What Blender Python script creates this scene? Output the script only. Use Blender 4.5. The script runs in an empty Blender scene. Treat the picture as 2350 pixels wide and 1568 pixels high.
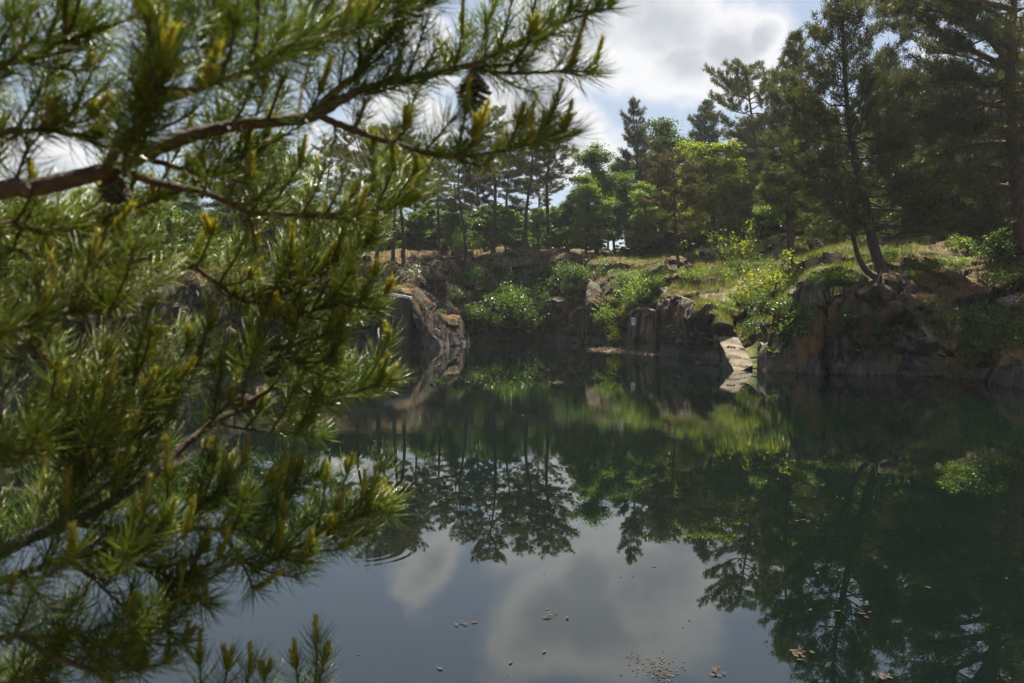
import bpy, bmesh, math, random
import numpy as np
from mathutils import Vector, Matrix
from mathutils.bvhtree import BVHTree

R = math.radians
random.seed(7)
sc = bpy.context.scene
COL = sc.collection

# ------------------------------------------------------------------ camera
CAM_H = 2.4
FPX = 1828.0                      # focal length in units of a 2350-wide frame (28 mm)
PITCH = math.atan(84 / FPX)
cam_d = bpy.data.cameras.new('camera')
cam = bpy.data.objects.new('camera', cam_d)
COL.objects.link(cam)
cam.location = (0, 0, CAM_H)
cam.rotation_euler = (R(90) - PITCH, 0, 0)
cam_d.lens = 28.0
cam_d.sensor_width = 36.0
cam_d.clip_start = 0.05
cam_d.clip_end = 3000
cam_d.dof.use_dof = True
cam_d.dof.focus_distance = 30.0
cam_d.dof.aperture_fstop = 6.7
sc.camera = cam
_F = np.array([0, math.cos(PITCH), -math.sin(PITCH)])
_U = np.array([0, math.sin(PITCH), math.cos(PITCH)])
_X = np.array([1.0, 0, 0])
EYE = np.array([0, 0, CAM_H])


def ray(px, py):
    return _F + _X * (px - 1175) / FPX + _U * (784 - py) / FPX


def P(px, py, Y):
    """World point seen at (px, py) at distance Y ahead."""
    d = ray(px, py)
    return EYE + d * (Y / d[1])


def W(px, py, z=0.0):
    """World point on the level z seen at (px, py)."""
    d = ray(px, py)
    return EYE + d * ((z - CAM_H) / d[2])


# ------------------------------------------------------------------ helpers
def tag(o, label=None, cat=None, group=None, kind=None):
    if label: o['label'] = label
    if cat: o['category'] = cat
    if group: o['group'] = group
    if kind: o['kind'] = kind
    return o


def empty(name, loc, rz=0.0):
    o = bpy.data.objects.new(name, None)
    o.empty_display_size = 0.2
    COL.objects.link(o)
    o.location = loc
    o.rotation_euler = (0, 0, rz)
    return o


class MB:
    """Collects vertices, quads and triangles; builds ONE mesh."""
    def __init__(self):
        self.v, self.q, self.t, self.n = [], [], [], 0

    def add(self, V, quads=None, tris=None):
        V = np.asarray(V, float).reshape(-1, 3)
        if quads is not None and len(quads):
            self.q.append(np.asarray(quads, np.int64).reshape(-1, 4) + self.n)
        if tris is not None and len(tris):
            self.t.append(np.asarray(tris, np.int64).reshape(-1, 3) + self.n)
        self.v.append(V)
        self.n += len(V)

    def mesh(self, name, mat=None, smooth=True):
        me = bpy.data.meshes.new(name)
        V = np.concatenate(self.v) if self.v else np.zeros((0, 3))
        q = np.concatenate(self.q) if self.q else np.zeros((0, 4), np.int64)
        t = np.concatenate(self.t) if self.t else np.zeros((0, 3), np.int64)
        me.vertices.add(len(V))
        me.vertices.foreach_set('co', V.astype(np.float32).ravel())
        nl = q.size + t.size
        me.loops.add(nl)
        me.loops.foreach_set('vertex_index', np.concatenate([q.ravel(), t.ravel()]).astype(np.int32))
        me.polygons.add(len(q) + len(t))
        ls = np.concatenate([np.arange(len(q)) * 4, q.size + np.arange(len(t)) * 3]).astype(np.int32)
        me.polygons.foreach_set('loop_start', ls)
        me.polygons.foreach_set('use_smooth', np.full(len(ls), smooth))
        me.update(calc_edges=True)
        if mat: me.materials.append(mat)
        return me

    def build(self, name, mat=None, parent=None, smooth=True):
        o = bpy.data.objects.new(name, self.mesh(name, mat, smooth))
        COL.objects.link(o)
        if parent: o.parent = parent
        return o


def unit(v):
    v = np.asarray(v, float)
    return v / (np.linalg.norm(v, axis=-1, keepdims=True) + 1e-12)


def tube(mb, pts, rad, sides=6, cap=True):
    pts = np.asarray(pts, float)
    n = len(pts)
    rad = np.broadcast_to(np.asarray(rad, float), (n,))
    tan = unit(np.gradient(pts, axis=0))
    ref = np.array([0, 0, 1.0]) if abs(tan[0][2]) < 0.9 else np.array([1.0, 0, 0])
    u = unit(np.cross(tan[0], ref))
    a = np.arange(sides) * 2 * math.pi / sides
    V = []
    for i in range(n):
        u = unit(u - tan[i] * np.dot(u, tan[i]))
        w = np.cross(tan[i], u)
        V.append(pts[i] + rad[i] * (np.cos(a)[:, None] * u + np.sin(a)[:, None] * w))
    V = np.concatenate(V)
    i, k = np.meshgrid(np.arange(n - 1), np.arange(sides), indexing='ij')
    k2 = (k + 1) % sides
    q = np.stack([i * sides + k, i * sides + k2, (i + 1) * sides + k2, (i + 1) * sides + k], -1).reshape(-1, 4)
    tris = None
    if cap:
        V = np.concatenate([V, pts[-1:]])
        e = (n - 1) * sides
        kk = np.arange(sides)
        tris = np.stack([e + kk, e + (kk + 1) % sides, np.full(sides, n * sides)], -1)
    mb.add(V, q, tris)


def catmull(pts, per=6):
    pts = np.asarray(pts, float)
    p = np.concatenate([[2 * pts[0] - pts[1]], pts, [2 * pts[-1] - pts[-2]]])
    out = []
    for i in range(1, len(p) - 2):
        t = np.linspace(0, 1, per, endpoint=False)[:, None]
        a, b, c, d = p[i - 1], p[i], p[i + 1], p[i + 2]
        out.append(.5 * (2 * b + (c - a) * t + (2 * a - 5 * b + 4 * c - d) * t ** 2 + (3 * b - a - 3 * c + d) * t ** 3))
    out.append(pts[-1:])
    return np.concatenate(out)


def perp(d, rng):
    r = rng.normal(size=d.shape)
    return unit(r - d * np.sum(r * d, -1, keepdims=True))


def add_blades(mb, c, d, L, wd, rng):
    """Flat slim triangles from c along d (bunches of far needles, grass blades)."""
    s = perp(d, rng)
    L = np.broadcast_to(L, (len(c),))[:, None]
    wd = np.broadcast_to(wd, (len(c),))[:, None]
    V = np.stack([c - s * wd * .5, c + s * wd * .5, c + d * L], 1).reshape(-1, 3)
    mb.add(V, None, np.arange(len(c) * 3).reshape(-1, 3))


def add_leaves(mb, c, d, nrm, L, wd):
    """Folded diamond leaves from c along d, facing nrm."""
    d = unit(d)
    s = unit(np.cross(d, nrm))
    n2 = np.cross(s, d)
    L = np.broadcast_to(L, (len(c),))[:, None]
    wd = np.broadcast_to(wd, (len(c),))[:, None]
    V = np.stack([c, c + d * L * .45 + s * wd * .5 + n2 * wd * .18, c + d * L, c + d * L * .45 - s * wd * .5 + n2 * wd * .18], 1).reshape(-1, 3)
    k = np.arange(len(c)) * 4
    mb.add(V, None, np.concatenate([np.stack([k, k + 1, k + 2], -1), np.stack([k, k + 2, k + 3], -1)]))


# hashed value noise and faceted cells, on arrays of points
def _h(i, j, k, s):
    n = (i * 73856093) ^ (j * 19349663) ^ (k * 83492791) ^ (s * 2654435761)
    n = (n ^ (n >> 13)) * 1274126177
    n = n ^ (n >> 16)
    return (n & 0xFFFFF) / float(0xFFFFF)


def vnoise(p, s=0):
    p = np.asarray(p, float)
    i = np.floor(p).astype(np.int64)
    f = p - i
    f = f * f * (3 - 2 * f)
    r = 0
    for a in (0, 1):
        for b in (0, 1):
            for c in (0, 1):
                w = (f[:, 0] if a else 1 - f[:, 0]) * (f[:, 1] if b else 1 - f[:, 1]) * (f[:, 2] if c else 1 - f[:, 2])
                r = r + w * _h(i[:, 0] + a, i[:, 1] + b, i[:, 2] + c, s)
    return r * 2 - 1


def fbm(p, oct=4, s=0):
    r, a = 0, 1.0
    p = np.asarray(p, float)
    for o in range(oct):
        r = r + a * vnoise(p, s + o)
        p = p * 2.03
        a *= .5
    return r


def facets(p, scale, s=0):
    """Broken-rock relief: every cell of a jittered lattice is a tilted plane; cracks between."""
    q = np.asarray(p, float) / np.asarray(scale, float)
    i0 = np.floor(q).astype(np.int64)
    f1 = np.full(len(q), 9e9); f2 = f1.copy(); off = np.zeros(len(q))
    for a in (-1, 0, 1):
        for b in (-1, 0, 1):
            for c in (-1, 0, 1):
                i = i0 + (a, b, c)
                cp = i + np.stack([_h(i[:, 0], i[:, 1], i[:, 2], s + k) for k in (1, 2, 3)], -1)
                dv = q - cp
                d = np.sum(dv * dv, -1)
                tl = np.stack([_h(i[:, 0], i[:, 1], i[:, 2], s + k) - .5 for k in (4, 5, 6)], -1)
                val = (_h(i[:, 0], i[:, 1], i[:, 2], s + 7) - .5) * 1.6 + 1.5 * np.sum(tl * dv, -1)
                near = d < f1
                f2 = np.where(near, f1, np.minimum(f2, d))
                off = np.where(near, val, off)
                f1 = np.where(near, d, f1)
    crack = np.clip((np.sqrt(f2) - np.sqrt(f1)) / .12, 0, 1)
    return off, crack


# ------------------------------------------------------------------ materials
def nt(name):
    m = bpy.data.materials.new(name)
    m.use_nodes = True
    t = m.node_tree
    t.nodes.clear()
    return m, t, (lambda k, **kw: mknode(t, k, kw)), t.links.new


def mknode(t, k, kw):
    n = t.nodes.new(k)
    for a, b in kw.items():
        if a.startswith('_'):
            n.inputs[a[1:].replace('_', ' ')].default_value = b
        else:
            setattr(n, a, b)
    return n


def ramp(node, stops):
    e = node.color_ramp.elements
    while len(e) > 1: e.remove(e[-1])
    e[0].position, e[0].color = stops[0][0], (*stops[0][1], 1)
    for p, c in stops[1:]:
        x = e.new(p); x.color = (*c, 1)


def mix(N, L, fac, a, b, mode='MIX'):
    n = N('ShaderNodeMix', data_type='RGBA', blend_type=mode)
    for s, v in ((0, fac), (6, a), (7, b)):
        if hasattr(v, 'is_linked') or hasattr(v, 'links'): L(v, n.inputs[s])
        elif isinstance(v, (int, float)): n.inputs[s].default_value = v if s == 0 else (v, v, v, 1)
        else: n.inputs[s].default_value = (*v, 1)
    return n.outputs[2]


def math_(N, L, op, a, b=None, clamp=False):
    n = N('ShaderNodeMath', operation=op, use_clamp=clamp)
    for s, v in ((0, a), (1, b)):
        if v is None: continue
        if hasattr(v, 'links'): L(v, n.inputs[s])
        else: n.inputs[s].default_value = v
    return n.outputs[0]


def leaf_mat(name, cols, transl=.45, gloss=.06, rough=.4, clump=.35, clump_cols=None, trans_tint=(1.25, 1.15, .55)):
    """Foliage: each leaf its own tone, some light passing through, a weak sheen."""
    m, t, N, L = nt(name)
    geo = N('ShaderNodeNewGeometry')
    rp = N('ShaderNodeValToRGB')
    ramp(rp, [(i / max(1, len(cols) - 1), c) for i, c in enumerate(cols)])
    L(geo.outputs['Random Per Island'], rp.inputs[0])
    tc = N('ShaderNodeTexCoord')
    nz = N('ShaderNodeTexNoise', _Scale=1.3, _Detail=2.0)
    L(tc.outputs['Object'], nz.inputs['Vector'])
    f = math_(N, L, 'MULTIPLY_ADD', nz.outputs[0], 2.4)
    f.node.inputs[2].default_value = -.7
    f.node.use_clamp = True
    f2 = math_(N, L, 'MULTIPLY', f, clump)
    c = mix(N, L, f2, rp.outputs[0], clump_cols or tuple(x * .55 for x in cols[0]))
    di = N('ShaderNodeBsdfDiffuse')
    tr = N('ShaderNodeBsdfTranslucent')
    L(c, di.inputs[0])
    L(mix(N, L, 1.0, c, trans_tint, 'MULTIPLY'), tr.inputs[0])
    ms = N('ShaderNodeMixShader', _Fac=transl)
    L(di.outputs[0], ms.inputs[1]); L(tr.outputs[0], ms.inputs[2])
    gl = N('ShaderNodeBsdfGlossy', _Roughness=rough)
    gl.inputs[0].default_value = (.9, .92, .85, 1)
    m2 = N('ShaderNodeMixShader', _Fac=gloss)
    L(ms.outputs[0], m2.inputs[1]); L(gl.outputs[0], m2.inputs[2])
    o = N('ShaderNodeOutputMaterial')
    L(m2.outputs[0], o.inputs[0])
    return m


def bark_mat(name, c1, c2, c3=None, scale=18, zs=.25, moss=None):
    m, t, N, L = nt(name)
    tc = N('ShaderNodeTexCoord')
    mp = N('ShaderNodeMapping', _Scale=(1, 1, zs))
    L(tc.outputs['Object'], mp.inputs[0])
    n1 = N('ShaderNodeTexNoise', _Scale=scale, _Detail=6.0, _Roughness=.65)
    L(mp.outputs[0], n1.inputs['Vector'])
    rp = N('ShaderNodeValToRGB')
    ramp(rp, [(.32, c1), (.6, c2)] + ([(.75, c3)] if c3 else []))
    L(n1.outputs[0], rp.inputs[0])
    b = N('ShaderNodeBump', _Strength=.7, _Distance=.03)
    L(n1.outputs[0], b.inputs['Height'])
    pr = N('ShaderNodeBsdfPrincipled', _Roughness=.85)
    L(rp.outputs[0], pr.inputs['Base Color']); L(b.outputs[0], pr.inputs['Normal'])
    o = N('ShaderNodeOutputMaterial')
    L(pr.outputs[0], o.inputs[0])
    return m


def plain_mat(name, c, rough=.7):
    m, t, N, L = nt(name)
    tc = N('ShaderNodeTexCoord')
    n1 = N('ShaderNodeTexNoise', _Scale=40.0, _Detail=4.0)
    L(tc.outputs['Object'], n1.inputs['Vector'])
    pr = N('ShaderNodeBsdfPrincipled', _Roughness=rough)
    L(mix(N, L, n1.outputs[0], tuple(x * .75 for x in c), tuple(min(1, x * 1.2) for x in c)), pr.inputs['Base Color'])
    o = N('ShaderNodeOutputMaterial')
    L(pr.outputs[0], o.inputs[0])
    return m


def rock_nodes(N, L, pos, tint=1.0):
    """Quarried granite: grey-brown blocks, rain streaks, lichen, pale lime line above the water."""
    n1 = N('ShaderNodeTexNoise', _Scale=.55, _Detail=7.0, _Roughness=.62)
    L(pos, n1.inputs['Vector'])
    rp = N('ShaderNodeValToRGB')
    ramp(rp, [(.3, (.03, .026, .024)), (.45, (.07, .057, .047)), (.58, (.12, .095, .075)), (.72, (.18, .145, .115))])
    L(n1.outputs[0], rp.inputs[0])
    mp = N('ShaderNodeMapping', _Scale=(3.4, 3.4, .14))
    L(pos, mp.inputs[0])
    n2 = N('ShaderNodeTexNoise', _Scale=1.6, _Detail=5.0, _Roughness=.6)
    L(mp.outputs[0], n2.inputs['Vector'])
    st = N('ShaderNodeValToRGB')
    ramp(st, [(.38, (.12, .11, .12)), (.47, (.55, .52, .5)), (.58, (1, 1, 1)), (.68, (1.6, 1.6, 1.65))])
    L(n2.outputs[0], st.inputs[0])
    c = mix(N, L, .85, rp.outputs[0], st.outputs[0], 'MULTIPLY')
    # fine grain
    n3 = N('ShaderNodeTexNoise', _Scale=14.0, _Detail=5.0, _Roughness=.7)
    L(pos, n3.inputs['Vector'])
    g = N('ShaderNodeValToRGB')
    ramp(g, [(.3, (.6, .6, .6)), (.7, (1.3, 1.3, 1.3))])
    L(n3.outputs[0], g.inputs[0])
    c = mix(N, L, .8, c, g.outputs[0], 'MULTIPLY')
    # joints and cracks
    dst = N('ShaderNodeVectorMath', operation='MULTIPLY_ADD')
    L(n3.outputs[1], dst.inputs[0]); dst.inputs[1].default_value = (.25, .25, .25)
    mpc = N('ShaderNodeMapping', _Scale=(.62, .62, .5)); L(pos, mpc.inputs[0]); L(mpc.outputs[0], dst.inputs[2])
    vo = N('ShaderNodeTexVoronoi', feature='DISTANCE_TO_EDGE', _Scale=1.0); L(dst.outputs[0], vo.inputs['Vector'])
    ck = N('ShaderNodeValToRGB'); ramp(ck, [(.0, (.12, .1, .1)), (.025, (.55, .5, .5)), (.06, (1, 1, 1))]); L(vo.outputs['Distance'], ck.inputs[0])
    vo2 = N('ShaderNodeTexVoronoi', feature='DISTANCE_TO_EDGE', _Scale=2.9); L(dst.outputs[0], vo2.inputs['Vector'])
    ck2 = N('ShaderNodeValToRGB'); ramp(ck2, [(.0, (.4, .38, .38)), (.03, (1, 1, 1))]); L(vo2.outputs['Distance'], ck2.inputs[0])
    c = mix(N, L, .9, c, ck.outputs[0], 'MULTIPLY')
    c = mix(N, L, .6, c, ck2.outputs[0], 'MULTIPLY')
    # ochre lichen
    n4 = N('ShaderNodeTexNoise', _Scale=.5, _Detail=4.0, _Roughness=.6)
    mp4 = N('ShaderNodeMapping', _Location=(31, 7, 3))
    L(pos, mp4.inputs[0]); L(mp4.outputs[0], n4.inputs['Vector'])
    f = N('ShaderNodeValToRGB')
    ramp(f, [(.56, (0, 0, 0)), (.68, (.75, .75, .75))])
    L(n4.outputs[0], f.inputs[0])
    c = mix(N, L, f.outputs[0], c, (.2, .115, .04))
    # lime line
    sp = N('ShaderNodeSeparateXYZ')
    L(pos, sp.inputs[0])
    zz = math_(N, L, 'MULTIPLY_ADD', n2.outputs[0], .9)
    zz.node.inputs[2].default_value = -.45
    z2 = math_(N, L, 'ADD', sp.outputs[2], zz)
    lr = N('ShaderNodeValToRGB')
    ramp(lr, [(.0, (.15, .15, .15)), (.08, (.75, .75, .75)), (.42, (.6, .6, .6)), (.5, (0, 0, 0))])
    L(z2, lr.inputs[0])
    lf = math_(N, L, 'MULTIPLY', lr.outputs[0], n3.outputs[0])
    c = mix(N, L, lf, c, (.16, .155, .15))
    bm = N('ShaderNodeBump', _Strength=.8, _Distance=.13)
    hh = math_(N, L, 'ADD', math_(N, L, 'MULTIPLY', n1.outputs[0], 1.5), math_(N, L, 'MULTIPLY', n3.outputs[0], .35))
    hh = math_(N, L, 'ADD', hh, math_(N, L, 'MULTIPLY', n2.outputs[0], .5))
    hh = math_(N, L, 'ADD', hh, math_(N, L, 'MULTIPLY', ck.outputs[0], .5))
    hh = math_(N, L, 'ADD', hh, math_(N, L, 'MULTIPLY', ck2.outputs[0], .15))
    L(hh, bm.inputs['Height'])
    return c, bm.outputs[0]


def rock_mat(name, moss=.5):
    m, t, N, L = nt(name)
    geo = N('ShaderNodeNewGeometry')
    c, bn = rock_nodes(N, L, geo.outputs['Position'])
    # paler tone and a little moss where the rock lies flat
    sp = N('ShaderNodeSeparateXYZ'); L(geo.outputs['Normal'], sp.inputs[0])
    n = N('ShaderNodeTexNoise', _Scale=1.7, _Detail=4.0); L(geo.outputs['Position'], n.inputs['Vector'])
    a = math_(N, L, 'MULTIPLY_ADD', sp.outputs[2], 2.2)
    a.node.inputs[2].default_value = -1.0
    a.node.use_clamp = True
    rp = N('ShaderNodeValToRGB')
    ramp(rp, [(.34, (.1, .11, .03)), (.48, (.2, .165, .11)), (.6, (.25, .21, .17))])
    L(n.outputs[0], rp.inputs[0])
    c = mix(N, L, math_(N, L, 'MULTIPLY', a, moss), c, rp.outputs[0])
    pr = N('ShaderNodeBsdfPrincipled', _Roughness=.95)
    pr.inputs['Specular IOR Level'].default_value = .15
    L(c, pr.inputs['Base Color']); L(bn, pr.inputs['Normal'])
    o = N('ShaderNodeOutputMaterial'); L(pr.outputs[0], o.inputs[0])
    return m


def ground_mat():
    m, t, N, L = nt('ground')
    geo = N('ShaderNodeNewGeometry')
    pos = geo.outputs['Position']
    rc, bn = rock_nodes(N, L, pos)
    at = N('ShaderNodeVertexColor', layer_name='cover')
    spc = N('ShaderNodeSeparateColor'); L(at.outputs[0], spc.inputs[0])
    n1 = N('ShaderNodeTexNoise', _Scale=.9, _Detail=6.0, _Roughness=.65); L(pos, n1.inputs['Vector'])
    n2 = N('ShaderNodeTexNoise', _Scale=9.0, _Detail=5.0, _Roughness=.7); L(pos, n2.inputs['Vector'])
    def rr(node, st):
        r = N('ShaderNodeValToRGB'); ramp(r, st); L(node.outputs[0], r.inputs[0]); return r.outputs[0]
    grass = rr(n1, [(.3, (.06, .1, .016)), (.48, (.11, .145, .03)), (.62, (.18, .165, .055)), (.75, (.27, .22, .13))])
    litter = rr(n2, [(.28, (.03, .019, .012)), (.47, (.1, .058, .032)), (.6, (.19, .115, .06)), (.75, (.32, .22, .14))])
    moss = rr(n1, [(.32, (.045, .045, .014)), (.46, (.12, .085, .022)), (.58, (.22, .125, .035)), (.72, (.27, .18, .1))])
    sv = rr(n2, [(.3, (.55, .55, .55)), (.7, (1.25, 1.25, 1.25))])
    grass = mix(N, L, .8, grass, sv, 'MULTIPLY')
    moss = mix(N, L, .8, moss, sv, 'MULTIPLY')
    c = mix(N, L, spc.outputs[0], litter, grass)
    c = mix(N, L, spc.outputs[1], c, moss)
    sp = N('ShaderNodeSeparateXYZ'); L(geo.outputs['Normal'], sp.inputs[0])
    a = math_(N, L, 'MULTIPLY_ADD', n1.outputs[0], .9)
    a.node.inputs[2].default_value = -.45
    a = math_(N, L, 'ADD', a, sp.outputs[2])
    a = math_(N, L, 'ADD', a, math_(N, L, 'SUBTRACT', spc.outputs[2], .5))
    fr = N('ShaderNodeValToRGB'); ramp(fr, [(.5, (0, 0, 0)), (.68, (1, 1, 1))]); L(a, fr.inputs[0])
    c = mix(N, L, fr.outputs[0], rc, c)
    b2 = N('ShaderNodeBump', _Strength=.6, _Distance=.15)
    L(n2.outputs[0], b2.inputs['Height']); L(bn, b2.inputs['Normal'])
    pr = N('ShaderNodeBsdfPrincipled', _Roughness=.9)
    pr.inputs['Specular IOR Level'].default_value = .2
    L(c, pr.inputs['Base Color']); L(b2.outputs[0], pr.inputs['Normal'])
    o = N('ShaderNodeOutputMaterial'); L(pr.outputs[0], o.inputs[0])
    return m


M = {}
M['needle_far'] = leaf_mat('pine needles', [(.036, .054, .02), (.062, .08, .028), (.09, .1, .036)], transl=.46, gloss=.03, rough=.45, clump_cols=(.05, .045, .022))
M['needle_blue'] = leaf_mat('dark pine needles', [(.025, .042, .022), (.042, .06, .03), (.06, .078, .04)], transl=.38, gloss=.04, rough=.45)
M['needle_brown'] = leaf_mat('dry pine needles', [(.052, .055, .022), (.078, .076, .032), (.1, .085, .044)], transl=.42, gloss=.03, rough=.5, clump_cols=(.06, .05, .028))
M['leaf_mid'] = leaf_mat('green leaves', [(.05, .1, .015), (.075, .145, .02), (.1, .18, .03)], transl=.55, gloss=.03)
M['leaf_dark'] = leaf_mat('deep green leaves', [(.035, .07, .014), (.055, .105, .02), (.08, .135, .03)], transl=.52, gloss=.03)
M['leaf_bright'] = leaf_mat('spring green leaves', [(.095, .17, .012), (.14, .23, .018), (.18, .27, .03)], transl=.58, gloss=.04)
M['leaf_yellow'] = leaf_mat('yellow green leaves', [(.14, .2, .012), (.2, .26, .018), (.25, .3, .03)], transl=.6, gloss=.03)
M['leaf_pale'] = leaf_mat('silvery leaves', [(.07, .1, .05), (.1, .14, .07), (.2, .23, .15)], transl=.4, gloss=.1)
M['bark_pine'] = bark_mat('pine bark', (.028, .017, .012), (.12, .058, .034), (.2, .1, .06), 16)
M['bark_dark'] = bark_mat('dark bark', (.014, .012, .01), (.05, .042, .034), (.085, .072, .06), 16)
M['rock'] = rock_mat('granite', .9)
M['rock_dark'] = rock_mat('granite darkened on top', .8)
for n in M['rock_dark'].node_tree.nodes:
    if n.type == 'VALTORGB' and abs(n.color_ramp.elements[0].color[0] - .1) < .003 and abs(n.color_ramp.elements[0].color[1] - .11) < .003:
        ramp(n, [(.34, (.05, .05, .018)), (.5, (.12, .08, .03)), (.62, (.13, .11, .09))])  # lichen tones on flat tops, darkened in colour against the sun's brightness
M['ground'] = ground_mat()

# ------------------------------------------------------------------ ground: lofted quarry rim
# each column: shore (px, py), cliff top, bench, crest, plateau  (px, py, distance)
CT = [
 ((-500, 1050), (-520, 820, 14), (-540, 760, 16), (-560, 700, 19), (-600, 640, 34)),
 ((0, 925), (0, 740, 19.9), (0, 700, 21), (0, 660, 24), (0, 630, 40)),
 ((250, 890), (250, 690, 23.6), (250, 655, 25), (250, 620, 28), (250, 605, 50)),
 ((420, 845), (420, 665, 30.4), (430, 632, 32), (440, 606, 35), (450, 590, 60)),
 ((560, 812), (560, 640, 40.4), (560, 622, 43), (560, 600, 46), (570, 585, 65)),
 ((720, 802), (720, 660, 45), (720, 625, 47), (720, 592, 50), (720, 580, 68)),
 ((868, 798), (868, 668, 45.6), (868, 625, 47.5), (868, 592, 50), (860, 578, 68)),
 ((945, 797), (945, 680, 45.8), (940, 630, 48), (930, 587, 51), (930, 577, 68)),
 ((1030, 795), (1022, 748, 47.0), (1000, 655, 50), (990, 588, 53), (990, 577, 70)),
 ((1100, 787), (1090, 700, 51.2), (1080, 650, 54), (1080, 582, 56), (1080, 575, 70)),
 ((1180, 783), (1180, 722, 53.8), (1170, 655, 56.5), (1160, 576, 58), (1160, 572, 70)),
 ((1260, 780), (1255, 690, 55.3), (1260, 640, 57), (1265, 575, 58.5), (1265, 573, 72)),
 ((1340, 787), (1340, 692, 51), (1335, 640, 53), (1330, 585, 57), (1330, 575, 72)),
 ((1405, 798), (1398, 720, 46), (1400, 650, 49), (1400, 597, 54), (1400, 577, 72)),
 ((1452, 806), (1455, 715, 42.5), (1470, 660, 45), (1480, 604, 52), (1480, 578, 72)),
 ((1510, 811), (1510, 692, 40.2), (1515, 652, 42.5), (1530, 608, 49), (1540, 576, 70)),
 ((1580, 822), (1575, 690, 37.0), (1590, 652, 40.5), (1620, 602, 47), (1650, 562, 63)),
 ((1640, 836), (1622, 722, 34.5), (1650, 668, 38), (1700, 594, 46), (1750, 547, 60)),
 ((1700, 846), (1690, 765, 32.3), (1720, 690, 36), (1780, 600, 44), (1840, 541, 57)),
 ((1740, 846), (1735, 770, 31.0), (1770, 690, 34.2), (1830, 602, 42), (1890, 538, 55)),
 ((1800, 853), (1800, 740, 29.6), (1830, 655, 33), (1880, 600, 40), (1940, 535, 54)),
 ((1880, 858), (1875, 655, 29), (1900, 625, 33), (1960, 580, 40), (2020, 530, 52)),
 ((1960, 858), (1960, 645, 29), (1980, 618, 32), (2040, 578, 38), (2120, 525, 50)),
 ((2050, 862), (2050, 660, 29), (2080, 608, 32), (2150, 560, 38), (2230, 520, 48)),
 ((2150, 866), (2140, 760, 28.5), (2160, 625, 32), (2240, 566, 36), (2330, 515, 46)),
 ((2220, 870), (2200, 790, 27.5), (2230, 660, 30.5), (2310, 565, 34), (2420, 510, 44)),
 ((2280, 880), (2260, 830, 25.8), (2300, 700, 28.5), (2380, 575, 32), (2500, 505, 42)),
 ((2400, 905), (2400, 830, 22.5), (2420, 690, 25), (2480, 580, 30), (2620, 500, 40)),
 ((2650, 980), (2650, 860, 17), (2680, 700, 20), (2720, 600, 26), (2900, 490, 38)),
 ((3300, 1150), (3300, 960, 10.6), (3350, 800, 13), (3400, 650, 19), (3600, 520, 32)),
 ((4600, 1350), (4600, 1000, 7), (4650, 900, 9), (4800, 700, 14), (5200, 560, 26)),
]
# cover weights per column: grass, moss, extra flat cover
COV = [(.5, .3, -.1), (.4, .3, -.2), (.35, .3, -.3), (.3, .4, -.3), (.25, .5, -.25)] + [(.15, .8, -.22)] * 8 + [(.45, .5, -.15), (.6, .3, -.06), (.65, .25, -.05), (.7, .3, -.03), (.85, .25, .0), (.85, .1, .05), (.9, .05, .1), (.8, .1, 0), (.65, .1, 0),
       (.45, .05, 0), (.15, .05, .1), (.05, .05, .2), (.05, 0, .25), (.05, 0, .25), (.1, .0, .2), (.1, 0, .1), (.2, 0, .1), (.2, 0, .1)]

rows = [[], [], [], [], [], [], []]
for w, a, b, c, d in CT:
    yw = W(*w)[1]
    a = (a[0], a[1], yw + .4 * (a[2] - yw)) if w[0] not in (1030, 1700, 1740) else a
    p = [W(*w), P(*a), P(*b), P(*c), P(*d)]
    out = unit((p[4] - p[0]) * np.array([1, 1, 0]))
    rows[0].append(p[0] + np.array([0, 0, -1.2]) - out * .1)
    for i in range(5): rows[i + 1].append(p[i])
    rows[6].append(p[4] + out * 150 + np.array([0, 0, 3.0]))
rows = [np.array(r) for r in rows]
NC = 40
dense = [catmull(r, NC) for r in rows]
cov = catmull(np.array(COV), NC)
SUB = [4, 44, 32, 36, 28, 12]
gridv, rowk = [], []
for i in range(6):
    for s in range(SUB[i]):
        t = s / SUB[i]
        if i == 5: t = t ** 3
        gridv.append(dense[i] * (1 - t) + dense[i + 1] * t)
        rowk.append(i + t)
gridv.append(dense[6]); rowk.append(6)
G = np.array(gridv)                      # rows x cols x 3
rowk = np.array(rowk)
# round the profile a little so that edges are not ruler-straight
for _ in range(1):
    G[1:-1] = .25 * G[:-2] + .5 * G[1:-1] + .25 * G[2:]
nr, ncl = G.shape[:2]
du = np.gradient(G, axis=1); dv = np.gradient(G, axis=0)
NRM = unit(np.cross(du, dv))
flat = G.reshape(-1, 3); nf = NRM.reshape(-1, 3)
kk = np.repeat(rowk, ncl)
amp = np.interp(kk, [0, 1, 1.9, 2.3, 3, 4, 5, 6], [.5, .75, .7, .55, .5, .4, .35, 1.0])
o1, k1 = facets(flat + fbm(flat * .5, 2, 3)[:, None] * .3, (2.5, 2.5, 2.2), 11)
o2, k2 = facets(flat, (.8, .8, 1.0), 23)
disp = amp * (o1 * .85 - (1 - k1) * .3 + o2 * .26 - (1 - k2) * .08 + .18 * fbm(flat * .35, 4, 5))
wl = np.interp(flat[:, 2], [-.1, .6], [.35, 1])
flat = flat + nf * (disp * wl)[:, None] + np.stack([np.zeros(len(flat)), np.zeros(len(flat)), .05 * fbm(flat * 2.2, 3, 9) * (kk > 2)], -1)
i, j = np.meshgrid(np.arange(nr - 1), np.arange(ncl - 1), indexing='ij')
Q = np.stack([i * ncl + j, i * ncl + j + 1, (i + 1) * ncl + j + 1, (i + 1) * ncl + j], -1).reshape(-1, 4)
mb = MB(); mb.add(flat, Q)
ground = mb.build('ground', M['ground'], smooth=True)
tag(ground, 'quarry rim of broken granite with grassy ledges round the pond', 'ground', kind='structure')
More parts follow.
